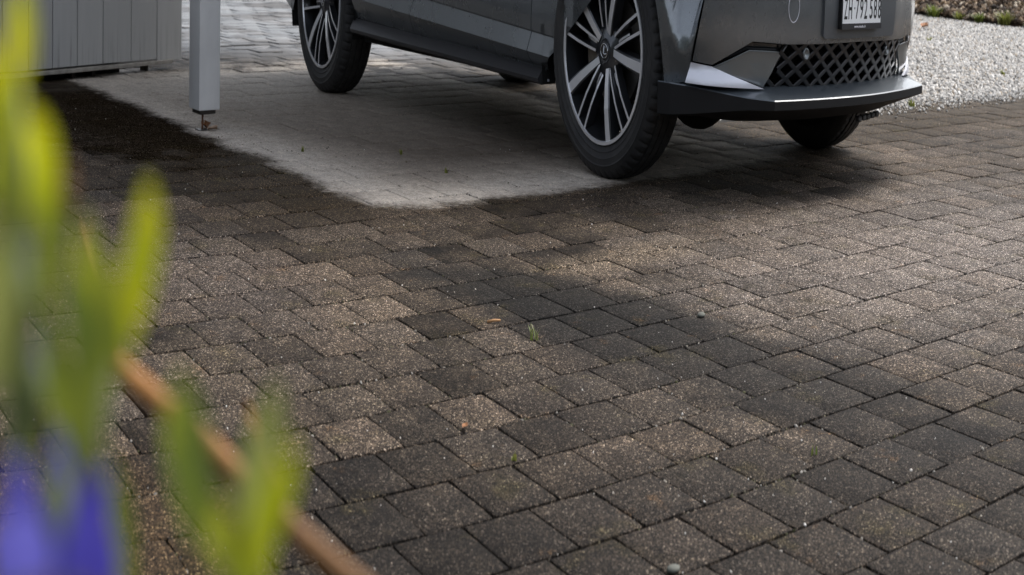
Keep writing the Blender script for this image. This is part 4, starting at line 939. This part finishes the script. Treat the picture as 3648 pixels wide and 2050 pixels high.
# litter on the soil
n = 22000; a_ = rng.uniform(-3, 8, n); b_ = rng.uniform(0, 1, n) ** 1.5 * 7; xy = SOIL_A[None] + sdv[None] * a_[:, None] + snv[None] * b_[:, None]
t = NT('bark_litter'); rn = t.node('ShaderNodeNewGeometry').outputs['Random Per Island']
t.col(t.ramp(rn, [(0, (.022, .015, .010)), (.4, (.075, .047, .028)), (.7, (.16, .105, .06)), (.88, (.30, .21, .13)), (.96, (.5, .42, .32))])); t.set(Roughness=.9)
stones('bark_litter', xy, .03, .085, t.m, z=.02 + soil_h(b_) + .02 * rng.random(n), seed=9, flat=.55, label='brown bark chips and leaf litter on the soil behind the gravel', cat='leaf litter')

# ------------------------------------------------------------------ unseen hedges, added so the car reflects a dark horizon
def unseen_hedge(name, a, b, h, d, lab, seed):
    r = np.random.default_rng(seed); A = np.array(a); B = np.array(b); L = np.linalg.norm(B - A); n = int(L * 900)
    u = r.random(n); v = r.random(n); w = r.random(n) ** .6
    side = (B - A) / L; nr = np.array((-side[1], side[0]))
    P = A[None] + (B - A)[None] * u[:, None] + nr[None] * ((v - .5) * d)[:, None]; z = h * w * (1 + .1 * np.sin(u * 40)) 
    s = r.uniform(.10, .22, n); q = r.normal(size=(n, 3)); q /= np.linalg.norm(q, axis=1)[:, None]; q2 = np.cross(q, r.normal(size=(n, 3))); q2 /= np.linalg.norm(q2, axis=1)[:, None]
    C = np.stack([P[:, 0], P[:, 1], z], 1); V = np.stack([C - q * s[:, None], C + q2 * s[:, None] * .6, C + q * s[:, None], C - q2 * s[:, None] * .6], 1).reshape(-1, 3)
    o = empty(name, (*a, 0)); tag(o, lab, 'unseen_hedge')
    f = fastmesh('foliage', V - np.array((*a, 0)), np.arange(n * 4).reshape(-1, 4), M_HEDGE, o)
    th = math.atan2(side[1], side[0]); c = box_bm(0, L, -d * .32, d * .32, 0, h * .9); k = bmobj('inner_branches', c, M_DARKG, o); k.rotation_euler[2] = th
M_HEDGE = simple('hedge_leaf', (.05, .065, .025), .6, var=.4, scale=2); M_DARKG = simple('hedge_core', (.016, .017, .009), .9)
unseen_hedge('unseen_hedge', (17, 2), (15, 30), 2.3, 1.2, 'unseen greenery added right of the drive to darken the car reflections', 1)
unseen_hedge('unseen_hedge', (-4, -6), (15, -7), 2.6, 1.2, 'unseen greenery added behind the camera to darken the car reflections', 2)
unseen_hedge('unseen_hedge', (-6, -6), (-7.5, 14), 3.2, 1.2, 'unseen greenery added left of the board wall to darken the car reflections', 3)
